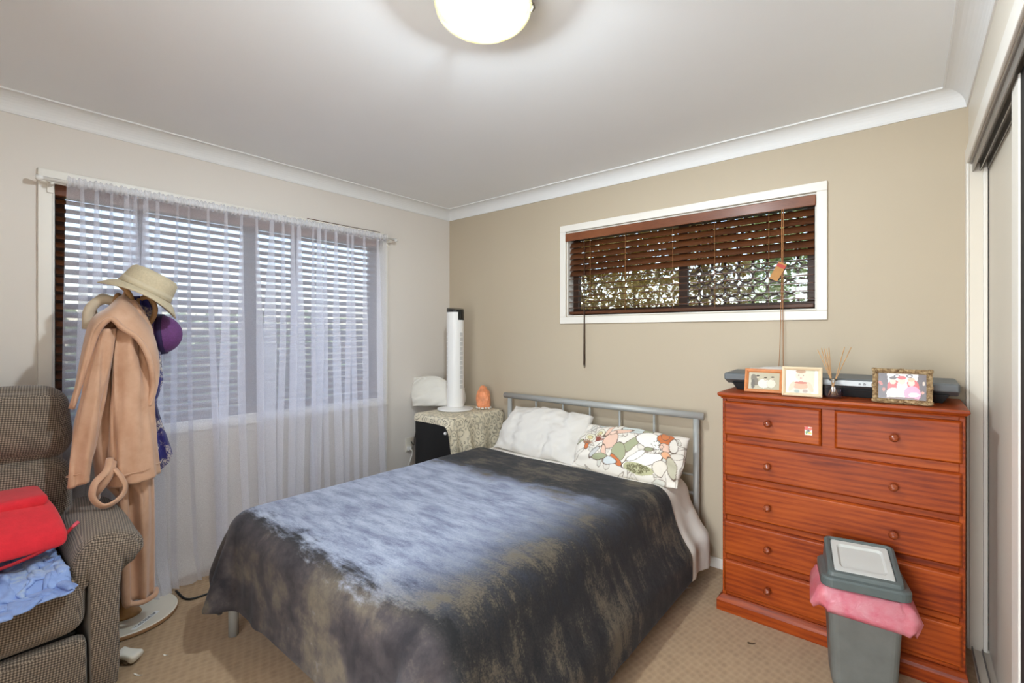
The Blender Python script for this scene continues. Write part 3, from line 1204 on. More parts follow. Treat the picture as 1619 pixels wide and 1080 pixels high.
# ------------------------------------------------------------------ bed
bed = empty('metal_bed', (1.445, -1.05, 0), 'grey metal tube bed frame with slim headboard against the tan wall', 'bed')
tube('top_rail', [(0.700, -0.072, 0.868), (2.186, -0.072, 0.868)], 0.021, 'bed_metal', bed, n=16)
for xp in (0.749, 2.143):
    tube('head_post', [(xp, -0.072, 0.0), (xp, -0.072, 0.850)], 0.0175, 'bed_metal', bed, n=14)
for xp in (0.998, 1.231, 1.445, 1.663, 1.892):
    tube('spindle', [(xp, -0.072, 0.42), (xp, -0.072, 0.850)], 0.0065, 'bed_metal', bed, n=10)
tube('lower_rail', [(0.766, -0.072, 0.42), (2.126, -0.072, 0.42)], 0.010, 'bed_metal', bed, n=10)
tube('cross_pin', [(2.06, -0.072, 0.525), (2.126, -0.072, 0.525)], 0.006, 'bed_metal', bed, n=8)
for xp in (0.770, 2.120):
    tube('foot_leg', [(xp, -2.008, 0.0), (xp, -2.008, 0.262)], 0.0205, 'bed_metal', bed, n=14)
    s = 1 if xp < 1 else -1
    box('side_rail', xp - 0.015, xp + 0.015, -1.985, -0.091, 0.225, 0.262, 'bed_metal', bed)
box('foot_rail', 0.792, 2.098, -2.000, -1.975, 0.225, 0.262, 'bed_metal', bed)
for k in range(9):
    box('bed_slat', 0.787, 2.103, -1.92 + k * 0.215, -1.85 + k * 0.215, 0.246, 0.262, 'frame_pine', bed)

MX0, MX1, MY0, MY1, MZ0, MZ1 = 0.745, 2.125, -2.020, -0.095, 0.2635, 0.525
V, F = pbox_v((MX1 - MX0, MY1 - MY0, MZ1 - MZ0), 0.085, 14, (0, 0, 0.0))
obj('mattress', xf(V, ((MX0 + MX1) / 2, (MY0 + MY1) / 2, (MZ0 + MZ1) / 2)), F, 'mattress_fabric', None, smooth=True,
    label='thick mattress on the metal bed under the sheet and blanket', cat='mattress')
mc = ((MX0 + MX1) / 2, (MY0 + MY1) / 2, (MZ0 + MZ1) / 2)
mh = ((MX1 - MX0) / 2, (MY1 - MY0) / 2, (MZ1 - MZ0) / 2)


def grow(h, e):
    return tuple(a + e for a in h)


# white top sheet at the pillow end, hanging at the sides
su = 0.028
nx, ny = 71, 19
gx = MX0 - 0.26 + su * np.arange(nx)
gy = -0.105 - su * np.arange(ny)
X = np.zeros((nx, ny, 3))
X[..., 0] = gx[:, None]
X[..., 1] = gy[None, :]
X[..., 2] = MZ1 + 0.012
X[..., 2] += 0.004 * hash_noise(X.reshape(-1, 3), 3, 9).reshape(nx, ny)
skirt = col_box((mc[0], mc[1], 0.12), (mh[0] + 0.112, mh[1] + 0.02, 0.15), 0.05)
P = cloth_sim(X, su, su, 90, col_all(col_box(mc, grow(mh, 0.007), 0.085), skirt), iters=12, bend=0.15, mu=0.8)
wob = 0.012 * np.clip((MZ1 - P[..., 2] - 0.05) / 0.2, 0, 1)
P[..., 0] += wob * np.sin(P[..., 1] * 30 + 1) * np.where(P[..., 0] > 1.4, 1, -1)
P[..., 1] = np.minimum(P[..., 1], -0.097)
uvs = None
obj('bed_sheet', P.reshape(-1, 3), grid_f(nx, ny), 'sheet_fabric', None, smooth=True, solid=0.003, sub=1,
    label='white cotton sheet hanging over the mattress side below the pillows', cat='sheet')

# plush blanket
su = 0.030
nx, ny = 68, 64
gx = MX0 - 0.215 + su * np.arange(nx)
gy = -0.425 - su * np.arange(ny)
X = np.zeros((nx, ny, 3))
X[..., 0] = gx[:, None]
X[..., 1] = gy[None, :]
X[..., 2] = MZ1 + 0.022
X[..., 2] += 0.006 * hash_noise(X.reshape(-1, 3), 4, 5).reshape(nx, ny)
X[:, 0, 1] += 0.0
skirt = col_box((mc[0], mc[1], 0.12), (mh[0] + 0.122, mh[1] + 0.028, 0.15), 0.05)
P = cloth_sim(X, su, su, 150, col_all(col_box(mc, grow(mh, 0.020), 0.085), skirt, col_floor(0.02)), iters=20, bend=0.5, mu=0.75, grav=-3.0)
P[:, :3, 1] += 0.014 * np.sin(P[:, :3, 0] * 9.0)
# soft rumples on the flat top
topm = np.clip((P[..., 2] - (MZ1 - 0.01)) / 0.02, 0, 1)
P[..., 2] += topm * 0.005 * (hash_noise(P.reshape(-1, 3), 8, 10).reshape(nx, ny) + 1)
BL = P
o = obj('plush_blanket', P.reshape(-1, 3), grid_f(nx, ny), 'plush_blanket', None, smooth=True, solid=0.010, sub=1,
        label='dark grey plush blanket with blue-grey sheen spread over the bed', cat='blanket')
edge = [BL[i, 0] for i in range(0, nx)][::-1] + [BL[0, j] for j in range(1, ny)] + [BL[i, -1] for i in range(1, nx)] + [BL[-1, j] for j in range(ny - 2, -1, -1)]


def pillow_mesh(w_, h_, th, n=60, m=44, seed=1, wr=0.008, pinch=0.10):
    u = np.linspace(-1, 1, n)
    v_ = np.linspace(-1, 1, m)
    U, Vv = np.meshgrid(u, v_, indexing='ij')
    px_ = w_ / 2 * U * (1 - pinch * Vv ** 2 * 0.6 + pinch * 0.45 * Vv ** 4)
    py_ = h_ / 2 * Vv * (1 - pinch * U ** 2 * 0.8 + pinch * 0.6 * U ** 4)
    prf = np.clip((1 - np.abs(U) ** 3.2) * (1 - np.abs(Vv) ** 3.2), 0, 1) ** 0.55
    front = np.stack([px_, py_, th / 2 * prf], -1)
    back = np.stack([px_, py_, -th / 2 * prf], -1)
    nz_ = hash_noise(np.stack([px_, py_, px_ * 0], -1).reshape(-1, 3), seed, 26, 3).reshape(n, m)
    edge_ = np.clip(1.2 - prf, 0.1, 1)
    fold = np.sin(nz_ * 5) * edge_ * prf ** 0.3
    front[..., 2] += wr * (0.8 * nz_ + fold) * (prf > 0.02)
    back[..., 2] -= wr * 0.5 * nz_ * (prf > 0.02)
    rim = 0.010 * hash_noise(np.stack([px_, py_, px_ * 0 + 3], -1).reshape(-1, 3), seed + 5, 22, 2).reshape(n, m) * (prf < 0.25)
    for A in (front, back):
        A[..., 0] += rim * 0.6
        A[..., 1] += rim
    V = front.reshape(-1, 3).tolist()
    idx = np.arange(n * m).reshape(n, m)
    bidx = idx.copy()
    for i in range(1, n - 1):
        for j in range(1, m - 1):
            bidx[i, j] = len(V)
            V.append(back[i, j].tolist())
    F = []
    for i in range(n - 1):
        for j in range(m - 1):
            F.append((idx[i, j], idx[i + 1, j], idx[i + 1, j + 1], idx[i, j + 1]))
            F.append((bidx[i, j], bidx[i, j + 1], bidx[i + 1, j + 1], bidx[i + 1, j]))
    V = np.array(V)
    uv = np.stack([V[:, 0] / w_ + 0.5, V[:, 1] / h_ + 0.5], 1)
    return V, [tuple(int(k) for k in f_) for f_ in F], uv


def paint(uv, bgc, items, aspect=1.0):
    """flat printed motifs: ellipses (cx,cy,rx,ry,rot,color,outline)"""
    c = np.tile(np.array(lin(bgc)), (len(uv), 1))
    for it in items:
        cx_, cy_, rx, ry, ro, colr, outl = it
        dx = (uv[:, 0] - cx_) * aspect
        dy = uv[:, 1] - cy_
        ca, sa = math.cos(ro), math.sin(ro)
        a = (dx * ca + dy * sa) / rx
        b = (-dx * sa + dy * ca) / ry
        r_ = a * a + b * b
        if colr is not None:
            c[r_ < 1] = lin(colr)
        if outl is not None:
            th_ = 0.0045 / min(rx, ry)
            c[np.abs(np.sqrt(r_) - 1) < th_ * 1.0] = lin(outl)
    return c


V, F, uv = pillow_mesh(0.68, 0.375, 0.15, 90, 60, seed=2, wr=0.016, pinch=0.20)
lean = math.radians(47)
obj('pillow', xf(V, (1.180, -0.248, 0.672), (lean, math.radians(1.0), 0.0)), F, 'cotton_white', None, smooth=True, sub=1,
    label='plain white pillow leaning on the headboard, nearer the tower fan', cat='pillow', group='bed pillows')
V, F, uv = pillow_mesh(0.665, 0.318, 0.15, 210, 120, seed=6, wr=0.011, pinch=0.22)
ink = (112, 92, 78)
sage, peach, orange, pale, cream = (166, 168, 134), (230, 192, 170), (206, 116, 66), (206, 212, 208), (236, 228, 216)
A = 0.68 / 0.335
def F_(x_, y_):
    return ((x_ - 100) / 1340.0, 1 - (y_ - 190) / 590.0)
it = []
rgp = np.random.default_rng(17)
for k in range(46):
    it.append((rgp.random(), rgp.random(), rgp.uniform(0.06, 0.16), rgp.uniform(0.015, 0.06), rgp.uniform(0, 3), (226, 218, 206) if k % 3 else (214, 210, 198), (170, 158, 144)))
def el(x_, y_, rx, ry, ro, c_, ol=ink):
    a, b = F_(x_, y_)
    it.append((a, b, rx / 500.0, ry / 500.0, ro, c_, ol))
el(830, 240, 130, 55, 0.1, pale)
el(370, 220, 60, 35, -0.5, pale)
el(870, 420, 130, 40, 0.75, sage)
el(990, 260, 50, 28, 0.2, sage)
el(1050, 370, 130, 80, -0.3, (240, 234, 224))
el(1010, 600, 190, 55, 0.35, (238, 232, 222))
el(930, 560, 100, 30, 0.5, (240, 235, 226), (150, 140, 124))
el(640, 330, 140, 26, 0.45, peach)
el(520, 290, 95, 24, 1.35, peach)
el(585, 450, 85, 70, 1.2, peach)
el(545, 590, 80, 22, -1.2, peach)
el(580, 350, 40, 22, 0.2, (238, 204, 184))
el(720, 540, 58, 75, 0.0, sage)
el(712, 640, 55, 30, -0.7, orange)
el(1200, 300, 70, 60, 0.2, orange)
el(1180, 270, 32, 40, 0.5, (214, 130, 80))
el(1235, 410, 60, 40, -0.5, peach)
el(1270, 500, 34, 36, 0.0, (226, 170, 130))
el(1300, 360, 30, 80, 0.2, (238, 230, 218))
el(410, 360, 48, 48, 0, (228, 222, 196))
el(410, 360, 22, 22, 0, (214, 200, 150))
el(310, 420, 44, 44, 0, (228, 222, 196))
el(310, 420, 20, 20, 0, (214, 200, 150))
for k in range(7):
    q = 0.2 + k * 0.26
    el(400 + 42 * math.cos(q), 470 - 42 * math.sin(q), 44, 6, q, (142, 74, 58), None)
    el(300 + 40 * math.cos(q + .4), 540 - 40 * math.sin(q + .4), 42, 6, q + .4, (156, 110, 80), None)
el(308, 545, 18, 34, 0.0, orange)
el(500, 650, 90, 26, 0.0, sage)
el(180, 480, 50, 16, 0.3, sage)
el(420, 600, 70, 22, 0.9, (202, 200, 196))
el(430, 540, 60, 5, 0.9, (150, 146, 140), None)
el(980, 680, 140, 45, -0.1, (186, 182, 142), None)
rgp = np.random.default_rng(3)
for k in range(150):
    q, r_ = rgp.random() * 6.28, rgp.random() ** .5
    el(980 + 140 * r_ * math.cos(q), 680 + 45 * r_ * math.sin(q), 5, 5, 0, (110, 104, 72), None)
for k in range(60):
    q, r_ = rgp.random() * 6.28, rgp.random() ** .5
    el(1150 + 70 * r_ * math.cos(q), 420 + 90 * r_ * math.sin(q), 4.5, 4.5, 0, (124, 116, 108), None)
el(1075, 475, 40, 22, 0.1, (150, 152, 120))
el(250, 280, 90, 8, 0.7, (176, 170, 162), None)
el(300, 300, 90, 8, 0.7, (176, 170, 162), None)
el(1340, 600, 40, 90, 0.3, (196, 190, 166))
el(640, 670, 60, 30, 0.4, (214, 218, 216))
el(1220, 640, 60, 60, 0.5, (226, 216, 200))
p3 = np.stack([uv[:, 0] * A, uv[:, 1], uv[:, 0] * 0], 1)
uvw = uv + np.stack([0.016 * hash_noise(p3, 71, 11, 3), 0.030 * hash_noise(p3, 72, 11, 3)], 1)
col = paint(uvw, (232, 224, 212), it, A)
obj('pillow', xf(V, (1.828, -0.295, 0.645), (math.radians(48), math.radians(0.5), 0.02)), F, 'printed_cotton', None, smooth=True, col=col,
    label='floral print pillow with peach, sage and orange flowers on the bed', cat='pillow', group='bed pillows')

# ------------------------------------------------------------------ bedside cabinet with lace, fan, salt lamp
CX0, CX1, CY0, CY1, CZ = 0.265, 0.655, -0.590, -0.045, 0.742
cab = empty('bedside_cabinet', ((CX0 + CX1) / 2, (CY0 + CY1) / 2, 0), 'small black bedside cabinet draped with lace in the room corner', 'cabinet')
box('body', CX0, CX1, CY0 + 0.022, CY1, 0.03, CZ, 'cabinet_side', cab)
box('plinth', CX0 + 0.02, CX1 - 0.02, CY0 + 0.04, CY1 - 0.02, 0.0, 0.03, 'cabinet_black', cab)
dr = box('door', CX0, CX1, CY0, CY0 + 0.020, 0.05, CZ - 0.012, 'cabinet_black', cab)
V, F = lathe([(0, 0.02), (0.008, 0.019), (0.0115, 0.012), (0.010, 0.004), (0.005, 0.0), (0, 0)], (0, 0, 0), 14)
obj('knob', xf(V, (CX1 - 0.048, CY0 - 0.0005, 0.645), (PI / 2, 0, 0)), F, 'white_plastic', dr, smooth=True)

su = 0.02
nx, ny = 34, 44
X = np.zeros((nx, ny, 3))
X[..., 0] = (CX0 - 0.035 + su * np.arange(nx))[:, None]
X[..., 1] = (CY1 + 0.01 - su * np.arange(ny))[None, :]
X[..., 2] = CZ + 0.008
X[..., 0] += 0.0
ch = ((CX1 - CX0) / 2, (CY1 - CY0) / 2, CZ / 2)
cc_ = ((CX0 + CX1) / 2, (CY0 + CY1) / 2, CZ / 2)


def wallback(P):
    h = P[:, 1] > -0.018
    P = P.copy()
    P[h, 1] = -0.018
    return P, h


P = cloth_sim(X[:, :31], su, su, 80, col_all(col_box(cc_, grow(ch, 0.010), 0.022), wallback), iters=16, bend=0.12, mu=0.9, grav=-3.0)
hang = np.clip((CZ - 0.02 - P[..., 2]) / 0.2, 0, 1)
P[..., 0] += 0.010 * hang * (np.sin(P[..., 1] * 38) + 1) * (P[..., 0] > CX1 - 0.01)
ii, jj = np.meshgrid(np.arange(nx) * su, np.arange(31) * su, indexing='ij')
obj('lace_cloth', P.reshape(-1, 3), grid_f(nx, 31), 'lace_cotton', None, smooth=True, uv=np.stack([ii.ravel(), jj.ravel()], 1), sub=1,
    label='cream lace cloth draped over the top of the black bedside cabinet', cat='lace cloth')

FB = Vector((0.395, -0.305, CZ + 0.0125))
fan = empty('tower_fan', FB, 'slim white tower fan with a black top on the bedside cabinet', 'fan')
V, F = lathe([(0, 0), (0.134, 0), (0.138, 0.004), (0.136, 0.010), (0.09, 0.018), (0.06, 0.024), (0, 0.024)], FB, 48)
obj('base', V, F, 'white_plastic', fan, smooth=False)
fa = math.radians(-58)          # the grille looks towards the camera side


def dshape(r, n=30):
    out = []
    for q in np.linspace(0, 2 * PI, n, endpoint=False):
        out.append((r * 1.0 * math.cos(q), r * 0.96 * math.sin(q)))
    return out


ds = dshape(0.067)
zs = [0.024, 0.03, 0.3, 0.55, 0.70, 0.748]
R = []
for k, z_ in enumerate(zs):
    sc_ = 0.97 if k == 0 else 1.0
    R.append([(FB.x + a * sc_, FB.y + b * sc_, FB.z + z_) for a, b in ds])
V, F = rings(R)
obj('column', V, F, 'white_plastic', fan, smooth=False, bevel=0.0)
top = []
for z_, s_ in ((0.748, 1.003), (0.772, 1.003), (0.778, 0.95)):
    ring_ = []
    for a, b in ds:
        tilt = 0.010 * (a * math.cos(fa + .6) + b * math.sin(fa + .6)) / 0.067
        ring_.append((FB.x + a * s_, FB.y + b * s_, FB.z + z_ - (tilt if z_ > 0.75 else 0)))
    top.append(ring_)
V, F = rings(top)
obj('control_cap', V, F, 'black_plastic', fan)


def patch(name, a0, a1, z0, z1, r, mat, par, n=7):
    R = []
    for rr_ in (r, r + 0.003):
        pass
    V, F = [], []
    aa = np.linspace(a0, a1, n)
    for a in aa:
        for (rad, z_) in ((r, z0), (r + 0.0025, z0), (r + 0.0025, z1), (r, z1)):
            V.append((FB.x + rad * math.cos(a), FB.y + rad * 0.96 * math.sin(a), FB.z + z_))
    for i in range(n - 1):
        for k in range(4):
            F.append((i * 4 + k, i * 4 + (k + 1) % 4, (i + 1) * 4 + (k + 1) % 4, (i + 1) * 4 + k))
    F.append((0, 1, 2, 3))
    F.append(tuple((n - 1) * 4 + k for k in (3, 2, 1, 0)))
    return obj(name, V, F, mat, par)


camdir = math.atan2(-2.8365 - FB.y, 3.0655 - FB.x)
patch('display', camdir + 0.30, camdir + 1.45, 0.688, 0.752, 0.0665, 'black_plastic', fan, 12)
plain('fan_slot', (196, 194, 190), 0.6)
for a0, a1 in ((camdir + 0.52, camdir + 1.0), (camdir - 1.5, camdir - 1.15)):
    for k in range(12):
        patch('vent_slot', a0, a1, 0.165 + k * 0.036, 0.165 + k * 0.036 + 0.031, 0.0650, 'fan_slot', fan, 5)

SL = Vector((0.530, -0.130, CZ + 0.0125))
sl = empty('salt_lamp', SL, 'pink-orange rock salt lamp with white shells around its base', 'lamp')
R = []
nn = 22
for z_, r_, ox in ((0.010, 0.046, 0), (0.03, 0.053, 0), (0.07, 0.055, 0.001), (0.105, 0.052, 0.0), (0.130, 0.044, -0.004), (0.145, 0.032, -0.012), (0.168, 0.022, -0.018), (0.176, 0.010, -0.020)):
    rr_ = []
    for k in range(nn):
        q = 2 * PI * k / nn
        rad = r_ * (1 + 0.10 * math.sin(3 * q + z_ * 30) + 0.06 * math.sin(7 * q + z_ * 50))
        rr_.append((SL.x + ox + rad * math.cos(q), SL.y - ox * 0.5 + rad * math.sin(q), SL.z + z_))
    R.append(rr_)
V, F = rings(R)
obj('salt_rock', V, F, 'salt_rock', sl, smooth=False)
V, F = lathe([(0, 0), (0.046, 0), (0.050, 0.005), (0.046, 0.010), (0, 0.010)], SL, 24)
obj('base', V, F, 'stand_wood', sl)
V, F = pbox_v((0.022, 0.014, 0.012), 0.005, 3)
sh0 = None
for k in range(13):
    q = 2 * PI * k / 13
    o = obj('shell', xf(V, SL + Vector((0.054 * math.cos(q), 0.054 * math.sin(q), 0.0085)), (0.2 * math.sin(k * 3), 0.3 * math.cos(k * 5), q + k)), F, 'shell_white', sl, smooth=True)

V, F, uv = pillow_mesh(0.44, 0.26, 0.10, 70, 44, seed=9, wr=0.020, pinch=0.3)
V[:, 1] *= 1 - 0.30 * np.clip(V[:, 0] / 0.2, -0.2, 1)
V[:, 1] -= 0.05 * np.clip(V[:, 0] / 0.2, 0, 1)
V[:, 1] = np.maximum(V[:, 1], -0.112)
obj('folded_towel', xf(V, (0.176, -0.280, 0.866), (math.radians(74), 0, math.radians(38))), F, 'towel_white', None, smooth=True,
    label='white bundled towel propped behind the tower fan in the corner', cat='towel')

# power point and leads by the cabinet
po = empty('wall_socket', (0.0, -0.437, 0.42), 'cream wall socket with a plug and lead beside the bedside cabinet', 'socket')
box('plate', 0.0, 0.009, -0.475, -0.400, 0.395, 0.505, 'wall_plate', po)
box('plug', 0.009, 0.036, -0.470, -0.438, 0.410, 0.440, 'white_plastic', po)
tube('lead', smoothpath([(0.036, -0.455, 0.424), (0.07, -0.46, 0.40), (0.06, -0.49, 0.30), (0.05, -0.53, 0.15), (0.07, -0.58, 0.02), (0.12, -0.62, 0.008)], 6), 0.0035, 'white_plastic', po, n=7)
tube('fan_lead', smoothpath([(0.010, -0.425, 0.47), (0.05, -0.43, 0.45), (0.075, -0.44, 0.52), (0.09, -0.43, 0.60), (0.14, -0.40, 0.65), (0.20, -0.38, 0.70)], 6), 0.003, 'cable_black', po, n=7)

# ------------------------------------------------------------------ dresser
dz = empty('chest_of_drawers', (2.81, -0.22, 0), 'reddish stained pine chest of six drawers against the tan wall', 'dresser')
DX0, DX1 = 2.380, 3.238
box('side_panel', DX0, DX0 + 0.018, -0.405, -0.030, 0.075, 1.026, 'dresser_wood', dz)
box('side_panel', DX1 - 0.018, DX1, -0.405, -0.030, 0.075, 1.026, 'dresser_wood', dz)
box('back_panel', DX0 + 0.018, DX1 - 0.018, -0.040, -0.030, 0.075, 1.026, 'dresser_wood', dz)
# top with a moulded edge
R = []
for off, z_ in ((0.004, 1.026), (0.000, 1.030), (0.010, 1.036), (0.016, 1.044), (0.014, 1.055)):
    R.append([(DX0 - off - .002, -0.410 - off - 0.006, z_), (DX1 + off - 0.004, -0.410 - off - 0.006, z_), (DX1 + off - 0.004, -0.022, z_), (DX0 - off - .002, -0.022, z_)])
V, F = rings(R)
obj('top', V, F, 'dresser_wood', dz, bevel=0.002)
R = []
for off, z_ in ((0.022, 0.0), (0.022, 0.048), (0.016, 0.060), (0.006, 0.070), (0.0, 0.075)):
    R.append([(DX0 - off, -0.405 - off, z_), (DX1 + off * 0.4, -0.405 - off, z_), (DX1 + off * 0.4, -0.032, z_), (DX0 - off, -0.032, z_)])
V, F = rings(R)
obj('plinth', V, F, 'dresser_wood', dz, bevel=0.002)
rows = [(0.852, 1.012), (0.657, 0.817), (0.466, 0.631), (0.277, 0.439), (0.093, 0.250)]
zr = [1.012, 0.852, 0.817, 0.657, 0.631, 0.466, 0.439, 0.277, 0.250, 0.093]
for a, b in ((1.012, 1.026), (0.817, 0.852), (0.631, 0.657), (0.439, 0.466), (0.250, 0.277), (0.075, 0.093)):
    box('rail', DX0 + 0.018, DX1 - 0.018, -0.400, -0.370, a, b, 'dresser_wood', dz, bevel=0.001)
box('divider', 2.787, 2.834, -0.400, -0.370, 0.852, 1.012, 'dresser_wood', dz, bevel=0.001)
KV, KF = lathe([(0.0, 0), (0.010, 0.0), (0.008, 0.004), (0.0065, 0.010), (0.011, 0.016), (0.0155, 0.022), (0.0155, 0.029), (0.010, 0.0345), (0.0, 0.036)], (0, 0, 0), 20)


def drawer(x0, x1, z0, z1, knobs):
    e = 0.007
    R = [[(x0, -0.384, z0), (x1, -0.384, z0), (x1, -0.384, z1), (x0, -0.384, z1)],
         [(x0, -0.411, z0), (x1, -0.411, z0), (x1, -0.411, z1), (x0, -0.411, z1)],
         [(x0 + e, -0.420, z0 + e), (x1 - e, -0.420, z0 + e), (x1 - e, -0.420, z1 - e), (x0 + e, -0.420, z1 - e)]]
    V, F = rings(R)
    d_ = obj('drawer', V, F, 'dresser_wood', dz, bevel=0.0025)
    for kx in knobs:
        obj('knob', xf(KV, (kx, -0.4195, (z0 + z1) / 2 - 0.004), (PI / 2, 0, 0)), KF, 'knob_wood', d_, smooth=True)
    return d_


dA = drawer(2.390, 2.786, *rows[0], [2.584])
drawer(2.835, 3.229, *rows[0], [3.031])
for r_ in rows[1:]:
    drawer(2.390, 3.229, *r_, [2.582, 3.029])
# sticker on the first drawer
uvg = np.array([(i / 23, j / 23) for i in range(24) for j in range(24)])
V = np.array([(2.726 + 0.028 * a, -0.4205, 0.896 + 0.036 * b) for a, b in uvg])
col = paint(uvg, (226, 222, 206), [(0.25, 0.8, 0.3, 0.25, 0, (206, 60, 44), None), (0.75, 0.75, 0.3, 0.2, 0.4, (214, 90, 60), None), (0.5, 0.5, 0.22, 0.2, 0, (120, 120, 120), (40, 40, 40)),
                                    (0.25, 0.3, 0.15, 0.2, 0, (120, 160, 90), None), (0.7, 0.25, 0.25, 0.12, 0, (236, 190, 80), None), (0.5, 0.55, 0.08, 0.08, 0, (30, 30, 30), None)])
obj('sticker', V, grid_f(24, 24), 'photo_print', dA, col=col)

# things on the dresser
DT = 1.0553
kb = empty('electronic_keyboard', (2.80, -0.16, DT), 'long grey electronic keyboard lying on the dresser, its back edge facing out', 'keyboard')
pf = [(-0.225, 0.030), (-0.285, 0.052), (-0.288, 0.078), (-0.278, 0.084), (-0.050, 0.090), (-0.040, 0.080), (-0.042, 0.050), (-0.085, 0.030)]
R = []
for x_, s_ in ((2.352, 0.90), (2.358, 1.0), (3.226, 1.0), (3.232, 0.90)):
    R.append([(x_, -0.165 + (a + 0.165) * s_, DT + 0.058 + (b - 0.058) * s_) for a, b in pf])
V, F = rings(R)
obj('body', V, F, 'keyboard_grey', kb, bevel=0.003)
R = []
for x_, e_ in ((2.385, 0), (3.202, 0)):
    R.append([(x_, -0.262, DT + 0.036), (x_, -0.240, DT), (x_, -0.070, DT), (x_, -0.070, DT + 0.036)])
V, F = rings(R)
V[:4, 0] += np.where(V[:4, 2] < DT + 0.01, 0.02, 0)
V[4:, 0] -= np.where(V[4:, 2] < DT + 0.01, 0.02, 0)
obj('underside', V, F, 'keyboard_dark', kb, bevel=0.002)
box('rear_strip', 2.62, 3.10, -0.2905, -0.287, DT + 0.054, DT + 0.077, 'keyboard_silver', kb, bevel=0.001)
for xj, r_ in ((2.913, 0.0045), (2.930, 0.0055)):
    V, F = lathe([(0, 0), (r_, 0), (r_ * 0.9, 0.002), (0, 0.002)], (0, 0, 0), 12)
    obj('jack', xf(V, (xj, -0.2900, DT + 0.064), (PI / 2, 0, 0)), F, 'black_plastic', kb)
V, F, uv = pillow_mesh(0.17, 0.10, 0.02, 40, 26, seed=21, wr=0.010)
obj('crumpled_cloth', xf(V, (2.545, -0.20, DT + 0.108), (0.10, -0.05, 0.3)), F, 'cotton_white', None, smooth=True,
    label='crumpled white cloth lying on the keyboard behind the small frames', cat='cloth')


def photo_frame(name, label, cx_, cy_, w_, h_, bar, mat, tilt, rz, bgc, items, dep=0.012, rim=None):
    base = Vector((cx_, cy_, DT + 0.0005))
    e = empty(name, base, label, 'photo frame', 'photo frames on the dresser')
    def put(V):
        return xf(xf(V, (0, 0, 0), (-tilt, 0, 0)), base, (0, 0, rz))
    zo = dep * math.sin(tilt)
    pr_ = [(0, 0), (0, dep), (bar * 0.35, dep * 1.25), (bar * 0.75, dep * 0.9), (bar, dep * 0.45), (bar, 0)]
    # four mitred bars
    cs = [(-w_ / 2, 0), (w_ / 2, 0), (w_ / 2, h_), (-w_ / 2, h_)]
    inn = [(1, 1), (-1, 1), (-1, -1), (1, -1)]
    for k in range(4):
        a, b = k, (k + 1) % 4
        Ra = [(cs[a][0] + inn[a][0] * q, -d_, cs[a][1] + inn[a][1] * q) for q, d_ in pr_]
        Rb = [(cs[b][0] + inn[b][0] * q, -d_, cs[b][1] + inn[b][1] * q) for q, d_ in pr_]
        V, F = rings([Ra, Rb])
        obj('frame_bar', put(V), F, mat, e, bevel=0.0008)
    if rim:
        V, F = pbox_v((0.018, 0.010, 0.016), 0.005, 3)
        spots = [(x_, z_) for x_ in (-w_ / 2 + .006, 0, w_ / 2 - .006) for z_ in (0.006, h_ / 2, h_ - .006)]
        for (x_, z_) in spots:
            if x_ == 0 and z_ == h_ / 2:
                continue
            obj('ornament', put(V + np.array([x_, -dep * 1.05, max(z_, 0.010)])), F, mat, e, smooth=True)
    n_, m_ = 90, 66
    uvg = np.array([(i / (n_ - 1), j / (m_ - 1)) for i in range(n_) for j in range(m_)])
    V = np.stack([-w_ / 2 + bar + (w_ - 2 * bar) * uvg[:, 0], np.full(len(uvg), -dep * 0.35), bar + (h_ - 2 * bar) * uvg[:, 1]], 1)
    obj('photo', put(V), grid_f(n_, m_), 'photo_print', e, col=paint(uvg, bgc, items, (w_ - 2 * bar) / (h_ - 2 * bar)))
    V, F = box_v(-w_ / 2 + 0.002, w_ / 2 - 0.002, -0.001, 0.003, 0.003, h_ - 0.002)
    obj('back_board', put(V), F, 'wrapper_brown', e)
    V, F = box_v(-0.015, 0.015, -0.002, 0.002, -h_ * 0.72, 0)
    V = xf(V, (0, 0.004, h_ * 0.70), (tilt + 0.35, 0, 0))
    obj('stand_leg', np.maximum(put(V), [-9, -9, DT + 0.0005]), F, 'wrapper_brown', e)
    return e


dk = (120, 108, 92)
photo_frame('photo_frame', 'pine photo frame with a sepia family photo, half hidden by the cream frame', 2.545, -0.335, 0.165, 0.118, 0.017, 'frame_pine', 0.42, math.radians(6),
            (186, 176, 150), [(0.2, 0.55, 0.18, 0.35, 0.3, (120, 108, 90), None), (0.30, 0.72, 0.07, 0.09, 0, (206, 190, 164), dk), (0.5, 0.35, 0.30, 0.28, 0, (230, 224, 206), dk),
                              (0.55, 0.62, 0.07, 0.09, 0, (214, 198, 172), dk), (0.74, 0.36, 0.22, 0.26, 0, (224, 216, 196), dk), (0.78, 0.66, 0.07, 0.09, 0, (212, 196, 170), dk),
                              (0.55, 0.70, 0.08, 0.05, 0, (90, 78, 62), None), (0.30, 0.80, 0.08, 0.05, 0, (74, 64, 52), None), (0.78, 0.75, 0.08, 0.05, 0, (90, 78, 62), None), (0.15, 0.3, 0.10, 0.28, 0, (96, 86, 72), None)])
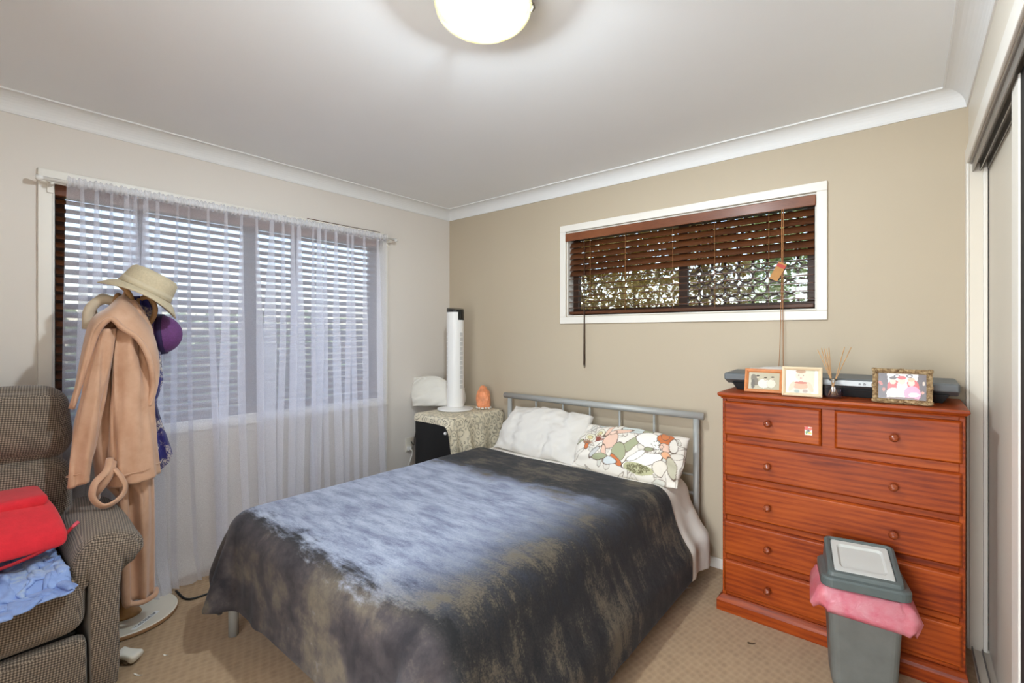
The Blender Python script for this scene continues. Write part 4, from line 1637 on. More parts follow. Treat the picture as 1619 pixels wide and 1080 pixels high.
photo_frame('photo_frame', 'cream wooden photo frame with a picture of a baby, middle of the dresser', 2.708, -0.372, 0.155, 0.133, 0.015, 'frame_cream', 0.20, math.radians(4),
            (232, 224, 212), [(0.82, 0.7, 0.5, 0.4, 0.6, (206, 204, 180), None), (0.93, 0.5, 0.06, 0.7, 0, (242, 240, 236), None), (0.45, 0.10, 0.42, 0.34, 0, (206, 196, 178), None),
                              (0.45, 0.32, 0.30, 0.14, 0, (216, 160, 128), None), (0.47, 0.46, 0.26, 0.05, 0, (190, 110, 86), None), (0.18, 0.28, 0.09, 0.24, -0.4, (226, 188, 160), None), (0.76, 0.28, 0.09, 0.24, 0.4, (226, 188, 160), None),
                              (0.46, 0.76, 0.20, 0.22, 0, (234, 204, 182), None), (0.46, 0.95, 0.19, 0.08, 0, (176, 140, 108), None), (0.40, 0.78, 0.028, 0.022, 0, (84, 66, 56), None), (0.54, 0.78, 0.028, 0.022, 0, (84, 66, 56), None), (0.47, 0.66, 0.045, 0.018, 0, (196, 120, 108), None),
                              (0.35, 0.08, 0.10, 0.07, 0, (150, 160, 150), None), (0.60, 0.10, 0.10, 0.07, 0, (170, 150, 136), None)])
red, skin = (196, 44, 40), (228, 186, 164)
photo_frame('photo_frame', 'ornate gilt photo frame with a festive red and pink group photo', 3.054, -0.375, 0.187, 0.140, 0.019, 'gilt_frame', 0.14, math.radians(-2),
            (226, 214, 206), [(0.06, 0.5, 0.22, 0.8, 0, (58, 30, 26), None), (0.95, 0.5, 0.20, 0.8, 0, (62, 36, 32), None), (0.05, 0.6, 0.05, 0.10, 0.5, (178, 80, 66), None), (0.12, 0.35, 0.05, 0.08, 0, (168, 90, 60), None), (0.95, 0.65, 0.04, 0.08, 0, (190, 170, 150), None), (0.93, 0.3, 0.04, 0.06, 0, (190, 130, 110), None),
                              (0.40, 0.90, 0.10, 0.07, 0, (60, 56, 64), None), (0.40, 0.90, 0.06, 0.035, 0, (226, 214, 206), None), (0.66, 0.92, 0.10, 0.07, 0, (60, 56, 64), None), (0.66, 0.92, 0.06, 0.035, 0, (226, 214, 206), None), (0.33, 0.45, 0.20, 0.32, 0, red, None), (0.72, 0.50, 0.20, 0.30, 0, red, None),
                              (0.51, 0.40, 0.17, 0.40, 0, (236, 232, 228), None), (0.50, 0.72, 0.12, 0.14, 0, skin, None), (0.50, 0.85, 0.13, 0.07, 0, (206, 40, 40), None),
                              (0.31, 0.70, 0.10, 0.13, 0, skin, None), (0.31, 0.82, 0.11, 0.06, 0, (70, 46, 36), None), (0.70, 0.66, 0.10, 0.13, 0, skin, None), (0.70, 0.79, 0.11, 0.07, 0, (206, 160, 120), None),
                              (0.33, 0.20, 0.22, 0.24, 0, (230, 224, 204), None), (0.72, 0.24, 0.25, 0.30, 0, (238, 140, 168), None), (0.75, 0.2, 0.16, 0.09, 0.1, (246, 220, 224), None), (0.5, 0.03, 0.5, 0.05, 0, (96, 60, 50), None)], rim=True)

RD = Vector((2.823, -0.345, DT + 0.0005))
rd = empty('reed_diffuser', RD, 'round glass reed diffuser with seven wooden sticks on the dresser', 'diffuser')
V, F = lathe([(0.0, 0.0), (0.034, 0.0), (0.037, 0.003), (0.037, 0.058), (0.034, 0.064), (0.016, 0.066), (0.0135, 0.070), (0.0135, 0.086), (0.016, 0.088)], RD, 32, False)
obj('bottle', V, F, 'bottle_glass', rd, smooth=True)
plain('scent_oil', (120, 116, 128), 0.2)
t = NT('scent_oil_clear')
tr = t.n('ShaderNodeBsdfTransparent')
tr.inputs[0].default_value = (0.82, 0.80, 0.88, 1)
gl = t.n('ShaderNodeBsdfGlossy')
gl.inputs['Roughness'].default_value = 0.05
m2 = t.n('ShaderNodeMixShader')
m2.inputs[0].default_value = 0.08
t.l(tr.outputs[0], m2.inputs[1])
t.l(gl.outputs[0], m2.inputs[2])
t.l(m2.outputs[0], t.out.inputs[0])
MAT['scent_oil_clear'] = t.m
V, F = lathe([(0.0, 0.004), (0.034, 0.004), (0.0345, 0.010), (0.0345, 0.040), (0.0, 0.040)], RD, 28)
obj('scent_oil', V, F, 'scent_oil_clear', rd, smooth=False)
V, F = lathe([(0.0145, 0.0), (0.0165, 0.001), (0.0165, 0.008), (0.0145, 0.009)], RD + Vector((0, 0, 0.078)), 20, False)
obj('collar_ring', V, F, 'clip_metal', rd)
# sticks fan out sideways as seen from the room
for tx, ty, ln in ((-0.40, 0.05, 0.212), (-0.27, -0.05, 0.215), (-0.22, 0.1, 0.212), (-0.125, -0.1, 0.21), (-0.085, 0.12, 0.212), (0.24, 0.06, 0.22), (0.42, -0.04, 0.226)):
    d_ = Vector((tx * 0.9, tx * 0.5 + ty, 1)).normalized()
    p_m = RD + Vector((0.006 * (1 if tx > 0 else -1), 0, 0.075))
    p_b = p_m - d_ * 0.066
    p_b.x = RD.x + max(-0.028, min(0.028, p_b.x - RD.x))
    tube('reed', [p_b, p_m, p_m + d_ * (ln - 0.065)], 0.0017, 'reed_wood', rd, n=6)

# ------------------------------------------------------------------ swing bin
BC, BR_ = Vector((2.935, -0.584, 0)), math.radians(11)
bn = empty('swing_bin', BC, 'grey plastic swing-top bin with a pale flap in front of the dresser', 'bin')


def rrect(hw, hd, r, n=5):
    out = []
    for cx_, cy_, a0 in ((hw - r, hd - r, 0), (-(hw - r), hd - r, PI / 2), (-(hw - r), -(hd - r), PI), (hw - r, -(hd - r), 1.5 * PI)):
        for k in range(n + 1):
            a = a0 + PI / 2 * k / n
            out.append((cx_ + r * math.cos(a), cy_ + r * math.sin(a)))
    return out


def binput(V):
    return xf(V, BC, (0, 0, BR_))


R = [[(a, b, z_) for a, b in rrect(hw, hd, 0.03)] for hw, hd, z_ in ((0.088, 0.070, 0.0), (0.096, 0.076, 0.004), (0.100, 0.080, 0.02), (0.117, 0.096, 0.385), (0.113, 0.092, 0.385), (0.096, 0.077, 0.03))]
V, F = rings(R)
obj('body', binput(V), F, 'bin_grey', bn, smooth=False, bevel=0)
R = [[(a, b, z_) for a, b in rrect(hw, hd, r_)] for hw, hd, r_, z_ in ((0.125, 0.102, 0.03, 0.386), (0.137, 0.112, 0.036, 0.390), (0.137, 0.112, 0.036, 0.418), (0.131, 0.107, 0.034, 0.424), (0.117, 0.095, 0.026, 0.428))]
V, F = rings(R, True, False)
lid = obj('lid', binput(V), F, 'bin_lid', bn, bevel=0.002)


# sloping hood: front low, back high, with cheeks beside the flap
def slope(b):
    return 0.440 + (b + 0.095) / 0.19 * 0.070


R = []
for hw, hd, up in ((0.117, 0.095, 0.0), (0.113, 0.093, 1.0), (0.104, 0.086, 1.06)):
    R.append([(a, b, 0.428 + (slope(b) - 0.428) * up) for a, b in rrect(hw, hd, 0.018)])
inner = [(a, b, slope(b) + 0.001) for a, b in rrect(0.094, 0.080, 0.008)]
R.append(inner)
R.append([(a, b, z_ - 0.012) for a, b, z_ in inner])
V, F = rings(R, True, False)
obj('hood', binput(V), F, 'bin_lid', lid, bevel=0.0015)
R = []
for hw, hd, dz_, rr_ in ((0.092, 0.078, -0.012, .008), (0.092, 0.078, -0.002, .008), (0.090, 0.076, 0.0, .008), (0.074, 0.060, 0.0, .016), (0.067, 0.054, -0.007, .016)):
    R.append([(a, b, slope(b) + dz_) for a, b in rrect(hw, hd, rr_)])
V, F = rings(R)
obj('flap', binput(V), F, 'bin_flap', lid)
# crumpled liner skirt
R = []
nn = 84
for k, (hw, hd, z_) in enumerate(((0.120, 0.097, 0.3845), (0.130, 0.106, 0.388), (0.142, 0.116, 0.372), (0.147, 0.121, 0.345), (0.146, 0.120, 0.315), (0.143, 0.117, 0.296), (0.136, 0.112, 0.305))):
    base_ = np.array(rrect(hw, hd, 0.04, 20))
    rg_ = []
    for j, (a, b) in enumerate(base_):
        q = math.atan2(b, a)
        f_ = 1 + (0.030 * math.sin(13 * q + k * 1.3) + 0.026 * math.sin(7 * q + 1.7 * k) + 0.016 * math.sin(29 * q + k)) * min(1, k / 2)
        ex = 0.03 * max(0, math.cos(q - 0.0)) ** 6 * min(1, k / 3) + 0.02 * max(0, math.cos(q - PI)) ** 6 * min(1, k / 3)
        dzz = (0.014 * math.sin(5 * q + 0.6) + 0.007 * math.sin(17 * q)) * min(1, k / 4) - 0.02 * max(0, math.cos(q + 0.5)) ** 4 * min(1, k / 4)
        rg_.append((a * (f_ + ex / 0.14), b * f_, z_ + dzz))
    R.append(rg_)
V, F = rings(R, True, False)
rad_ = V * np.array([1, 1, 0])
rad_ = rad_ / (np.linalg.norm(rad_, axis=1, keepdims=True) + 1e-6)
cr_ = np.abs(hash_noise(V, 91, 55, 3))
V = V + rad_ * (0.016 * (cr_ - 0.25) * np.clip((0.386 - V[:, 2]) / 0.02, 0, 1))[:, None]
obj('liner', binput(V), F, 'bin_liner', bn, smooth=True, label='pink plastic bin liner turned over the rim')

# ------------------------------------------------------------------ recliner
rc = empty('recliner_chair', (0.45, -2.82, 0), 'brown waffle-weave recliner armchair in the corner by the window', 'armchair')


def puff(name, c, size, r, bulge=(0, 0, 0), rot=(0, 0, 0), n=12, noise=0.004, seed=0, par=None):
    V, F = pbox_v(size, r, n, bulge)
    V = V + noise * hash_noise(V, seed, 14, 2)[:, None] * V / (np.linalg.norm(V, axis=1, keepdims=True) + 1e-6)
    return obj(name, xf(V, c, rot), F, 'waffle_fabric', par or rc, smooth=True, boxuv=True, sub=1)


YB0, YB1 = -3.21, -2.475
puff('upper_back_cushion', (0.235, (YB0 + YB1) / 2, 0.955), (0.23, YB1 - YB0, 0.315), 0.095, (0.045, 0.0, 0.01), (0, math.radians(-10), 0), 14, 0.010, 1)
puff('lower_back_cushion', (0.275, (YB0 + YB1) / 2, 0.640), (0.21, YB1 - YB0 - 0.01, 0.36), 0.07, (0.035, 0, 0.0), (0, math.radians(-8), 0), 14, 0.008, 2)
box('back_shell', 0.105, 0.180, YB0 + 0.03, YB1 - 0.03, 0.06, 0.95, 'waffle_fabric', rc, bevel=0.02, boxuv=True)
puff('seat_cushion', (0.560, -2.81, 0.365), (0.50, 0.625, 0.215), 0.06, (0.02, 0, 0.018), (0, math.radians(-2), 0), 14, 0.004, 3)
puff('footrest_panel', (0.775, -2.81, 0.150), (0.07, 0.620, 0.205), 0.025, (0.01, 0, 0), (0, 0, 0), 10, 0.003, 4)
box('base_frame', 0.20, 0.73, -3.10, -2.52, 0.03, 0.25, 'black_strip', rc, bevel=0.01)


def arm(sgn):
    yc = -2.81

    def my(y_):
        return y_ if sgn > 0 else 2 * yc - y_
    # slab with scroll profile
    pf_ = [(-2.492, .045), (-2.415, .045), (-2.411, .30), (-2.405, .44), (-2.388, .478), (-2.358, .498), (-2.348, .528), (-2.362, .556), (-2.40, .572), (-2.45, .570), (-2.490, .545), (-2.50, .48), (-2.494, .40)]
    p2 = smoothpath(pf_ + [pf_[0]], 3)[:-1]
    R = []
    cy_, cz_ = -2.45, 0.32
    for x_, s_ in ((0.20, 0.94), (0.212, 1.0), (0.40, 1.0), (0.60, 1.0), (0.785, 1.0), (0.802, 0.97), (0.806, 0.90)):
        R.append([(x_, my(cy_ + (a - cy_) * s_), cz_ + (b - cz_) * (s_ if b > 0.1 else 1)) for a, b in p2])
    V, F = rings(R)
    obj('arm_panel', V, F, 'waffle_fabric', rc, smooth=True, boxuv=True)
    # padded roll on top
    top_ = [(-2.522, .42), (-2.540, .48), (-2.535, .545), (-2.505, .595), (-2.455, .615), (-2.40, .608), (-2.357, .588), (-2.334, .556), (-2.335, .524), (-2.352, .503), (-2.40, .505), (-2.46, .50), (-2.50, .45)]
    t2 = smoothpath(top_ + [top_[0]], 3)[:-1]
    R = []
    cy_, cz_ = -2.44, 0.53
    for x_, s_, dz_ in ((0.235, 0.70, 0.0), (0.25, 0.90, 0.006), (0.29, 1.0, 0.008), (0.45, 1.02, 0.010), (0.60, 1.01, 0.002), (0.69, 1.0, -0.008), (0.745, 1.01, -0.014), (0.775, 0.99, -0.017), (0.788, 0.93, -0.020), (0.792, 0.86, -0.02)):
        rg_ = []
        for k_, (a, b) in enumerate(t2):
            pl_ = 1 + (0.012 * math.sin(k_ * 1.9) if x_ > 0.70 else 0)
            rg_.append((x_ + 0.006 * math.sin(k_ * 0.9) * (x_ > 0.6), my(cy_ + (a - cy_) * s_ * pl_), cz_ + dz_ + (b - cz_) * s_ * pl_))
        R.append(rg_)
    V, F = rings(R)
    obj('arm_pad', V, F, 'waffle_fabric', rc, smooth=True, boxuv=True)


arm(1)
arm(-1)
for x_, y_ in ((0.25, -2.45), (0.72, -2.46), (0.25, -3.17), (0.72, -3.16)):
    box('foot', x_ - 0.02, x_ + 0.02, y_ - 0.02, y_ + 0.02, 0.0, 0.046, 'black_strip', rc)

# blue quilted bedding crumpled on the seat
n_ = 64
su = 0.0165
rg = np.random.default_rng(12)
ii, jj = np.meshgrid(np.linspace(-.5, .5, n_), np.linspace(-.5, .5, n_), indexing='ij')
ang = 0.5
cu = 0.50
X = np.zeros((n_, n_, 3))
X[..., 0] = 0.600 + cu * (ii * math.cos(ang) - jj * math.sin(ang))
X[..., 1] = -2.705 + cu * 0.78 * (ii * math.sin(ang) + jj * math.cos(ang))
flat = X.reshape(-1, 3)
X[..., 2] = 0.60 + 0.055 * hash_noise(flat, 31, 26, 2).reshape(n_, n_) + 0.03 * hash_noise(flat, 32, 55, 1).reshape(n_, n_)
X[..., 0] += 0.02 * hash_noise(flat, 33, 30, 2).reshape(n_, n_)
X[..., 1] += 0.02 * hash_noise(flat, 34, 30, 2).reshape(n_, n_)


def col_plane_y(ymax):
    def f(P):
        h = P[:, 1] > ymax
        P = P.copy()
        P[h, 1] = ymax
        return P, h
    return f


seatc = col_box((0.56, -2.81, 0.37), (0.262, 0.33, 0.128), 0.06)
armc = col_box((0.52, -2.44, 0.42), (0.285, 0.112, 0.207), 0.06)
backc = col_box((0.24, -2.82, 0.7), (0.155, 0.4, 0.42), 0.05)
P = cloth_sim(X, su, su, 70, col_all(seatc, armc, backc, col_floor(0.46)), iters=10, bend=0.35, mu=0.9, damp=0.90)
# quilting stitch lines give the fabric its soft cells
cell = (np.abs(np.sin(np.arange(n_) * PI / 8))[:, None] * np.abs(np.sin(np.arange(n_) * PI / 8))[None, :]) ** 0.5
P[..., 2] += 0.008 * cell
obj('quilted_bedding', P.reshape(-1, 3), grid_f(n_, n_), 'blue_cotton', None, smooth=True, solid=0.008, sub=1,
    label='crumpled light blue quilted bedding heaped on the recliner seat', cat='bedding')

# folded red fleece on top of it
rf = empty('red_fleece', (0.50, -2.76, 0.62), 'folded bright red fleece lying on the blue bedding on the recliner', 'fleece')
V, F = pbox_v((0.40, 0.42, 0.065), 0.030, 14, (0, 0, 0.012))
V = V + 0.006 * hash_noise(V, 41, 16, 2)[:, None] * np.array([0.3, 0.3, 1])
V[:, 2] -= 0.10 * np.clip((V[:, 0] - 0.02) / 0.2, 0, 1) ** 1.5 * 0.9
obj('body_fold', xf(V, (0.535, -2.765, 0.660), (0.02, 0.0, 0.10)), F, 'red_fleece', rf, smooth=True, sub=1)
V, F = pbox_v((0.24, 0.40, 0.045), 0.021, 12, (0, 0, 0.008))
V = V + 0.005 * hash_noise(V, 42, 18, 2)[:, None] * np.array([0.3, 0.3, 1])
obj('upper_fold', xf(V, (0.455, -2.780, 0.705), (0.03, 0.03, 0.05)), F, 'red_fleece', rf, smooth=True, sub=1)
zp = smoothpath([(0.77, -2.93, 0.540), (0.752, -2.80, 0.548), (0.735, -2.68, 0.556), (0.70, -2.58, 0.575), (0.66, -2.525, 0.610)], 6)
tube('zip_edge', zp, 0.006, 'red_trim', rf, n=8)
tube('pull_tab', [(0.66, -2.525, 0.610), (0.645, -2.505, 0.622)], [0.006, 0.007], 'pink_tag', rf, n=8)

# ------------------------------------------------------------------ hat stand with clothes
SX, SY = 0.255, -2.285
hs = empty('hat_stand', (SX, SY, 0), 'wooden coat stand on a round white board beside the sheer curtain', 'coat stand')
V, F = lathe([(0, 0.004), (0.196, 0.004), (0.200, 0.008), (0.200, 0.020), (0.196, 0.024), (0, 0.024)], (SX, SY, 0), 56)
bd = obj('base_board', V, F, 'board_white', hs)
V, F = lathe([(0.2008, 0.006), (0.2022, 0.008), (0.2022, 0.019), (0.2008, 0.021)], (SX, SY, 0), 56, False)
obj('edge_band', V, F, 'board_edge', bd)
V, F = lathe([(0, 0.0), (0.19, 0.0), (0.19, 0.004), (0, 0.004)], (SX, SY, 0), 40)
obj('foot_pad', V, F, 'cable_black', bd)
V, F = lathe([(0.0, 0.024), (0.06, 0.024), (0.05, 0.04), (0.022, 0.06), (0.017, 0.2), (0.019, 0.8), (0.017, 1.40), (0.022, 1.46), (0.014, 1.52), (0.0, 1.53)], (SX, SY, 0), 20)
obj('pole', V, F, 'stand_wood', hs, smooth=True)
for k, q in enumerate((math.radians(250), math.radians(330), math.radians(60), math.radians(150))):
    c, s = math.cos(q), math.sin(q)
    pts = [(SX + c * a, SY + s * a, z_) for a, z_ in ((0.016, 1.26), (0.05, 1.34), (0.10, 1.40), (0.115, 1.46), (0.09, 1.51), (0.055, 1.50), (0.05, 1.47))]
    tube('bent_arm', smoothpath(pts, 5), 0.011, 'stand_wood' if k else 'stand_pale', hs, n=10)
tube('bent_arm', smoothpath([(0.36, -2.300, 1.40), (0.37, -2.285, 1.47), (0.36, -2.30, 1.53), (0.34, -2.345, 1.575)], 5), 0.011, 'stand_wood', hs, n=10)
tube('side_loop', smoothpath([(0.30, -2.425, 1.36), (0.31, -2.422, 1.44), (0.32, -2.385, 1.487), (0.33, -2.335, 1.480), (0.34, -2.30, 1.44)], 6), 0.021, 'stand_pale', hs, n=12)
# paper strip that reads THIS SIDE UP
lp = Vector((0.384, -2.238, 0.0245))
dirv = Vector((0.333 - 0.415, -2.186 + 2.290, 0)).normalized()
la = math.atan2(dirv.y, dirv.x)
V, F = box_v(-0.072, 0.072, -0.011, 0.011, 0.0, 0.0006)
lab = obj('paper_strip', xf(V, lp, (0, 0, la)), F, 'label_paper', bd)
cu_ = bpy.data.curves.new('lettering', 'FONT')
cu_.body = 'THIS SIDE UP'
cu_.size = 0.0205
cu_.align_x = 'CENTER'
cu_.align_y = 'CENTER'
cu_.extrude = 0.0002
to = bpy.data.objects.new('lettering_source', cu_)
COL.objects.link(to)
bpy.context.view_layer.update()
tm = bpy.data.meshes.new_from_object(to.evaluated_get(bpy.context.evaluated_depsgraph_get()))
bpy.data.objects.remove(to)
V = np.array([v_.co[:] for v_ in tm.vertices])
F = [tuple(p_.vertices) for p_ in tm.polygons]
o = obj('lettering', xf(V, lp + Vector((0, 0, 0.0010)), (0, 0, la)), F, 'ink', bd, kind='stuff')

# bathrobe
rb = empty('bathrobe', (0.42, -2.32, 0.14), 'long tan fleece bathrobe hanging from the coat stand', 'bathrobe')
tab = [(1.490, -2.325, -2.275, .022), (1.44, -2.37, -2.245, .045), (1.36, -2.42, -2.215, .055), (1.20, -2.438, -2.208, .062), (1.0, -2.440, -2.208, .066), (0.72, -2.415, -2.208, .070),
       (0.62, -2.345, -2.205, .070), (0.40, -2.338, -2.202, .072), (0.24, -2.330, -2.203, .070), (0.155, -2.325, -2.206, .066)]
tz = np.array([a[0] for a in tab])[::-1]
zz = np.linspace(1.49, 0.155, 60)
nn = 110
qq = np.linspace(0, 2 * PI, nn, endpoint=False)
R = []
for z_ in zz:
    yl = np.interp(z_, tz, np.array([a[1] for a in tab])[::-1])
    yr = np.interp(z_, tz, np.array([a[2] for a in tab])[::-1])
    dx_ = np.interp(z_, tz, np.array([a[3] for a in tab])[::-1])
    g_ = min(1, (1.49 - z_) / 0.25)
    c_, hw = (yl + yr) / 2, (yr - yl) / 2
    cq = np.cos(qq)
    sq = np.sin(qq)
    s1 = np.sign(sq) * np.abs(sq) ** 0.75
    lowb = np.clip((0.75 - z_) / 0.2, 0, 1)
    fold = g_ * (0.014 * np.sin(7 * cq + 1.1 + 0.9 * z_) * (1 - 0.55 * lowb) + 0.009 * np.sin(15 * cq + 2.0 * z_ + .5) * (1 - lowb)) * (np.abs(sq) ** 0.5)
    x_ = 0.385 + dx_ * s1 + fold * np.sign(sq)
    y_ = c_ + hw * cq * (1 + 0.02 * np.sin(6 * qq + 5 * z_))
    R.append(np.stack([x_, y_, np.full(nn, z_)], 1))
V, F = rings(R)
V[:, 0] += 0.026 * hash_noise(V * np.array([20, 85, 6.0]), 81, 1.0, 2) * np.clip((1.45 - V[:, 2]) / 0.2, 0, 1)
obj('body', V, F, 'robe_fleece', rb, smooth=True)
# overlapping front panel edge, thick border
tube('front_border', smoothpath([(0.452, -2.330, 0.70), (0.462, -2.330, 0.5), (0.462, -2.326, 0.32), (0.455, -2.322, 0.175), (0.44, -2.31, 0.150)], 6), 0.016, 'robe_fleece', rb, n=10)
tube('hem', smoothpath([(0.452, -2.315, 0.155), (0.465, -2.27, 0.149), (0.45, -2.22, 0.155), (0.40, -2.203, 0.158)], 6), 0.011, 'robe_fleece', rb, n=10)


def sleeve(name, pts, fl, seed, xs):
    R = []
    P_ = smoothpath(pts, 7)
    for k, (y_, z_, ry) in enumerate(P_):
        f_ = k / (len(P_) - 1)
        fo = np.array([0.15 * math.sin(3 * q + seed + 2.6 * f_) * (0.35 + 0.8 * f_) + 0.09 * math.sin(5 * q + seed * 2 - 5 * f_) + 0.05 * math.sin(9 * q + 7 * f_ + seed) for q in np.linspace(0, 2 * PI, 40, endpoint=False)])
        R.append([(xs + 0.012 * f_ + ry * fl * (1 + fo[i]) * math.sin(q), y_ + ry * (1 + fo[i] * 0.5) * math.cos(q), z_ + 0.010 * math.cos(q) * f_) for i, q in enumerate(np.linspace(0, 2 * PI, 40, endpoint=False))])
    # turned cuff: roll in
    last = np.array(R[-1])
    c_ = last.mean(0)
    R.append((c_ + (last - c_) * 1.03 + np.array([0, 0, -0.006])).tolist())
    R.append((c_ + (last - c_) * 0.99 + np.array([0, 0, -0.016])).tolist())
    R.append((c_ + (last - c_) * 0.86 + np.array([0, 0, -0.014])).tolist())
    R.append((c_ + (last - c_) * 0.84 + np.array([0, 0, 0.06])).tolist())
    V, F = rings(R, True, True)
    V = V + np.array([1.0, 0.5, 0])[None] * 0.020 * hash_noise(V * np.array([20, 80, 7.0]), int(seed * 10), 1.0, 3)[:, None]
    s_ = obj(name, V, F, 'robe_fleece', rb, smooth=True)
    lst = [Vector(p_) for p_ in (c_ + (last - c_) * 1.035 + np.array([0, 0, 0.032]))]
    tube('cuff_seam', lst + [lst[0]], 0.0022, 'robe_fleece', s_, n=5)
    return s_


sleeve('sleeve', [(-2.325, 1.36, 0.030), (-2.315, 1.25, 0.058), (-2.308, 1.05, 0.074), (-2.303, 0.88, 0.083), (-2.301, 0.715, 0.088)], 0.62, 0.6, 0.470)
sleeve('sleeve', [(-2.385, 1.36, 0.028), (-2.410, 1.22, 0.040), (-2.445, 1.02, 0.044), (-2.470, 0.86, 0.040), (-2.483, 0.745, 0.032)], 0.85, 2.2, 0.480)
# collar: shell between rolled edge and upper outline
low = [(-2.500, 1.035), (-2.452, 1.245), (-2.425, 1.350), (-2.385, 1.400), (-2.350, 1.362), (-2.300, 1.318), (-2.262, 1.240), (-2.240, 1.130), (-2.244, 1.060), (-2.258, 1.010)]
upp = [(-2.495, 1.02), (-2.462, 1.26), (-2.432, 1.392), (-2.372, 1.450), (-2.312, 1.512), (-2.262, 1.440), (-2.222, 1.350), (-2.206, 1.250), (-2.206, 1.140), (-2.236, 1.01)]
lowx = [0.47, 0.485, 0.50, 0.515, 0.53, 0.535, 0.53, 0.51, 0.50, 0.49]
uppx = [0.44, 0.43, 0.41, 0.38, 0.355, 0.37, 0.40, 0.43, 0.44, 0.46]
Lp = smoothpath([(x_, a, b) for x_, (a, b) in zip(lowx, low)], 6)
Up = smoothpath([(x_, a, b) for x_, (a, b) in zip(uppx, upp)], 6)
S_ = []
for a, b in zip(Up, Lp):
    S_.append([a + (b - a) * q + np.array([0.030 * math.sin(PI * q), 0, 0.010 * math.sin(PI * q)]) for q in np.linspace(0, 1, 9)])
S_ = np.array(S_)
obj('collar', S_.reshape(-1, 3), grid_f(S_.shape[0], S_.shape[1]), 'robe_fleece', rb, smooth=True, solid=0.012, sub=1)
tube('collar_edge', [tuple(p_) for p_ in Lp], 0.011, 'robe_fleece', rb, n=10)
tube('hanging_loop', smoothpath([(0.36, -2.315, 1.495), (0.35, -2.305, 1.53), (0.345, -2.29, 1.525), (0.355, -2.290, 1.49)], 5), 0.005, 'robe_fleece', rb, n=8)
# belt loop and ends
bp = smoothpath([(0.50, -2.385, 0.815), (0.545, -2.405, 0.775), (0.555, -2.442, 0.735), (0.555, -2.449, 0.680), (0.56, -2.418, 0.638), (0.56, -2.372, 0.650), (0.553, -2.345, 0.690), (0.545, -2.355, 0.735), (0.52, -2.375, 0.775)], 7)
tube('belt', bp, 0.014, 'robe_fleece', rb, n=12, flat=0.5)
tube('belt_end', smoothpath([(0.50, -2.375, 0.80), (0.53, -2.400, 0.74), (0.50, -2.43, 0.68), (0.47, -2.425, 0.655)], 6), 0.015, 'robe_fleece', rb, n=10)

# blue floral dress behind the robe
nn, mm = 70, 26
tabd = [(1.515, -2.262, -2.195), (1.45, -2.262, -2.168), (1.30, -2.250, -2.155), (1.11, -2.235, -2.141), (1.00, -2.240, -2.168), (0.92, -2.240, -2.150), (0.74, -2.225, -2.100), (0.70, -2.205, -2.118), (0.665, -2.190, -2.170)]
tz = np.array([a[0] for a in tabd])[::-1]
R = []
for z_ in np.linspace(1.515, 0.668, nn):
    yl = np.interp(z_, tz, np.array([a[1] for a in tabd])[::-1])
    yr = np.interp(z_, tz, np.array([a[2] for a in tabd])[::-1])
    c_, hw = (yl + yr) / 2, (yr - yl) / 2
    rg_ = []
    for q in np.linspace(0, 2 * PI, 48, endpoint=False):
        f_ = 0.008 * math.sin(8 * math.cos(q) + 3 * z_) * abs(math.sin(q))
        rg_.append((0.262 + 0.026 * math.sin(q) + f_, c_ + hw * math.cos(q), z_))
    R.append(rg_)
V, F = rings(R)
obj('floral_dress', V, F, 'dress_fabric', None, smooth=True,
    label='deep blue dress with pale floral print hanging behind the bathrobe', cat='dress')

# hats
def hat(name, label, c, rot, crown, brim, droop, wave_, m1, m2, height):
    e = empty(name, c, label, 'hat', 'hats on the coat stand')
    n_ = 48
    prf_ = [(crown * math.cos(a_) + 1e-4, height * math.sin(a_)) for a_ in np.linspace(PI / 2, 0, 12)] if not brim else [(0.001, height), (crown * 0.55, height * 0.99), (crown * 0.80, height * 0.94), (crown * 0.93, height * 0.82), (crown * 0.98, height * 0.5), (crown * 1.03, 0.012), (crown * 1.06, 0.0)]
    V, F = lathe(prf_, (0, 0, 0), n_, False)
    obj('crown', xf(V, c, rot), F, m1, e, smooth=True, solid=0.003)
    if brim:
        pr2 = [(crown * 1.05, 0.0)] + [(crown * 1.05 + (brim - crown * 1.05) * k / 6, -droop * (k / 6) ** 1.6) for k in range(1, 7)]
        V, F = lathe(pr2, (0, 0, 0), n_, False, wave=lambda r, a: wave_ * (r - crown) / max(brim - crown, 1e-3) * (np.cos(2 * a + 0.4)))
        br = obj('brim', xf(V, c, rot), F, m1, e, smooth=True, solid=0.004)
        ring_ = V[-n_:]
        pts = [tuple(p_) for p_ in xf(ring_, c, rot)]
        tube('brim_edge', pts + [pts[0]], 0.0028, m1, br, n=6)
    V, F = lathe([(crown * 1.035, 0.004), (crown * 1.005, 0.030)], (0, 0, 0), n_, False)
    obj('band', xf(V, c, rot), F, m2, e, smooth=True, solid=0.004)
    return e


hat('sun_hat', 'cream woven sun hat with a drooping brim on top of the coat stand', (0.345, -2.232, 1.535), (math.radians(-27), math.radians(10), 0), 0.103, 0.160, 0.034, 0.018, 'hat_straw', 'hat_band', 0.098)
hat('purple_hat', 'purple woven hat hanging behind the blue dress on the coat stand', (0.215, -2.150, 1.335), (math.radians(-86), 0, math.radians(-24)), 0.096, 0.0, 0, 0, 'purple_straw', 'purple_band', 0.098)

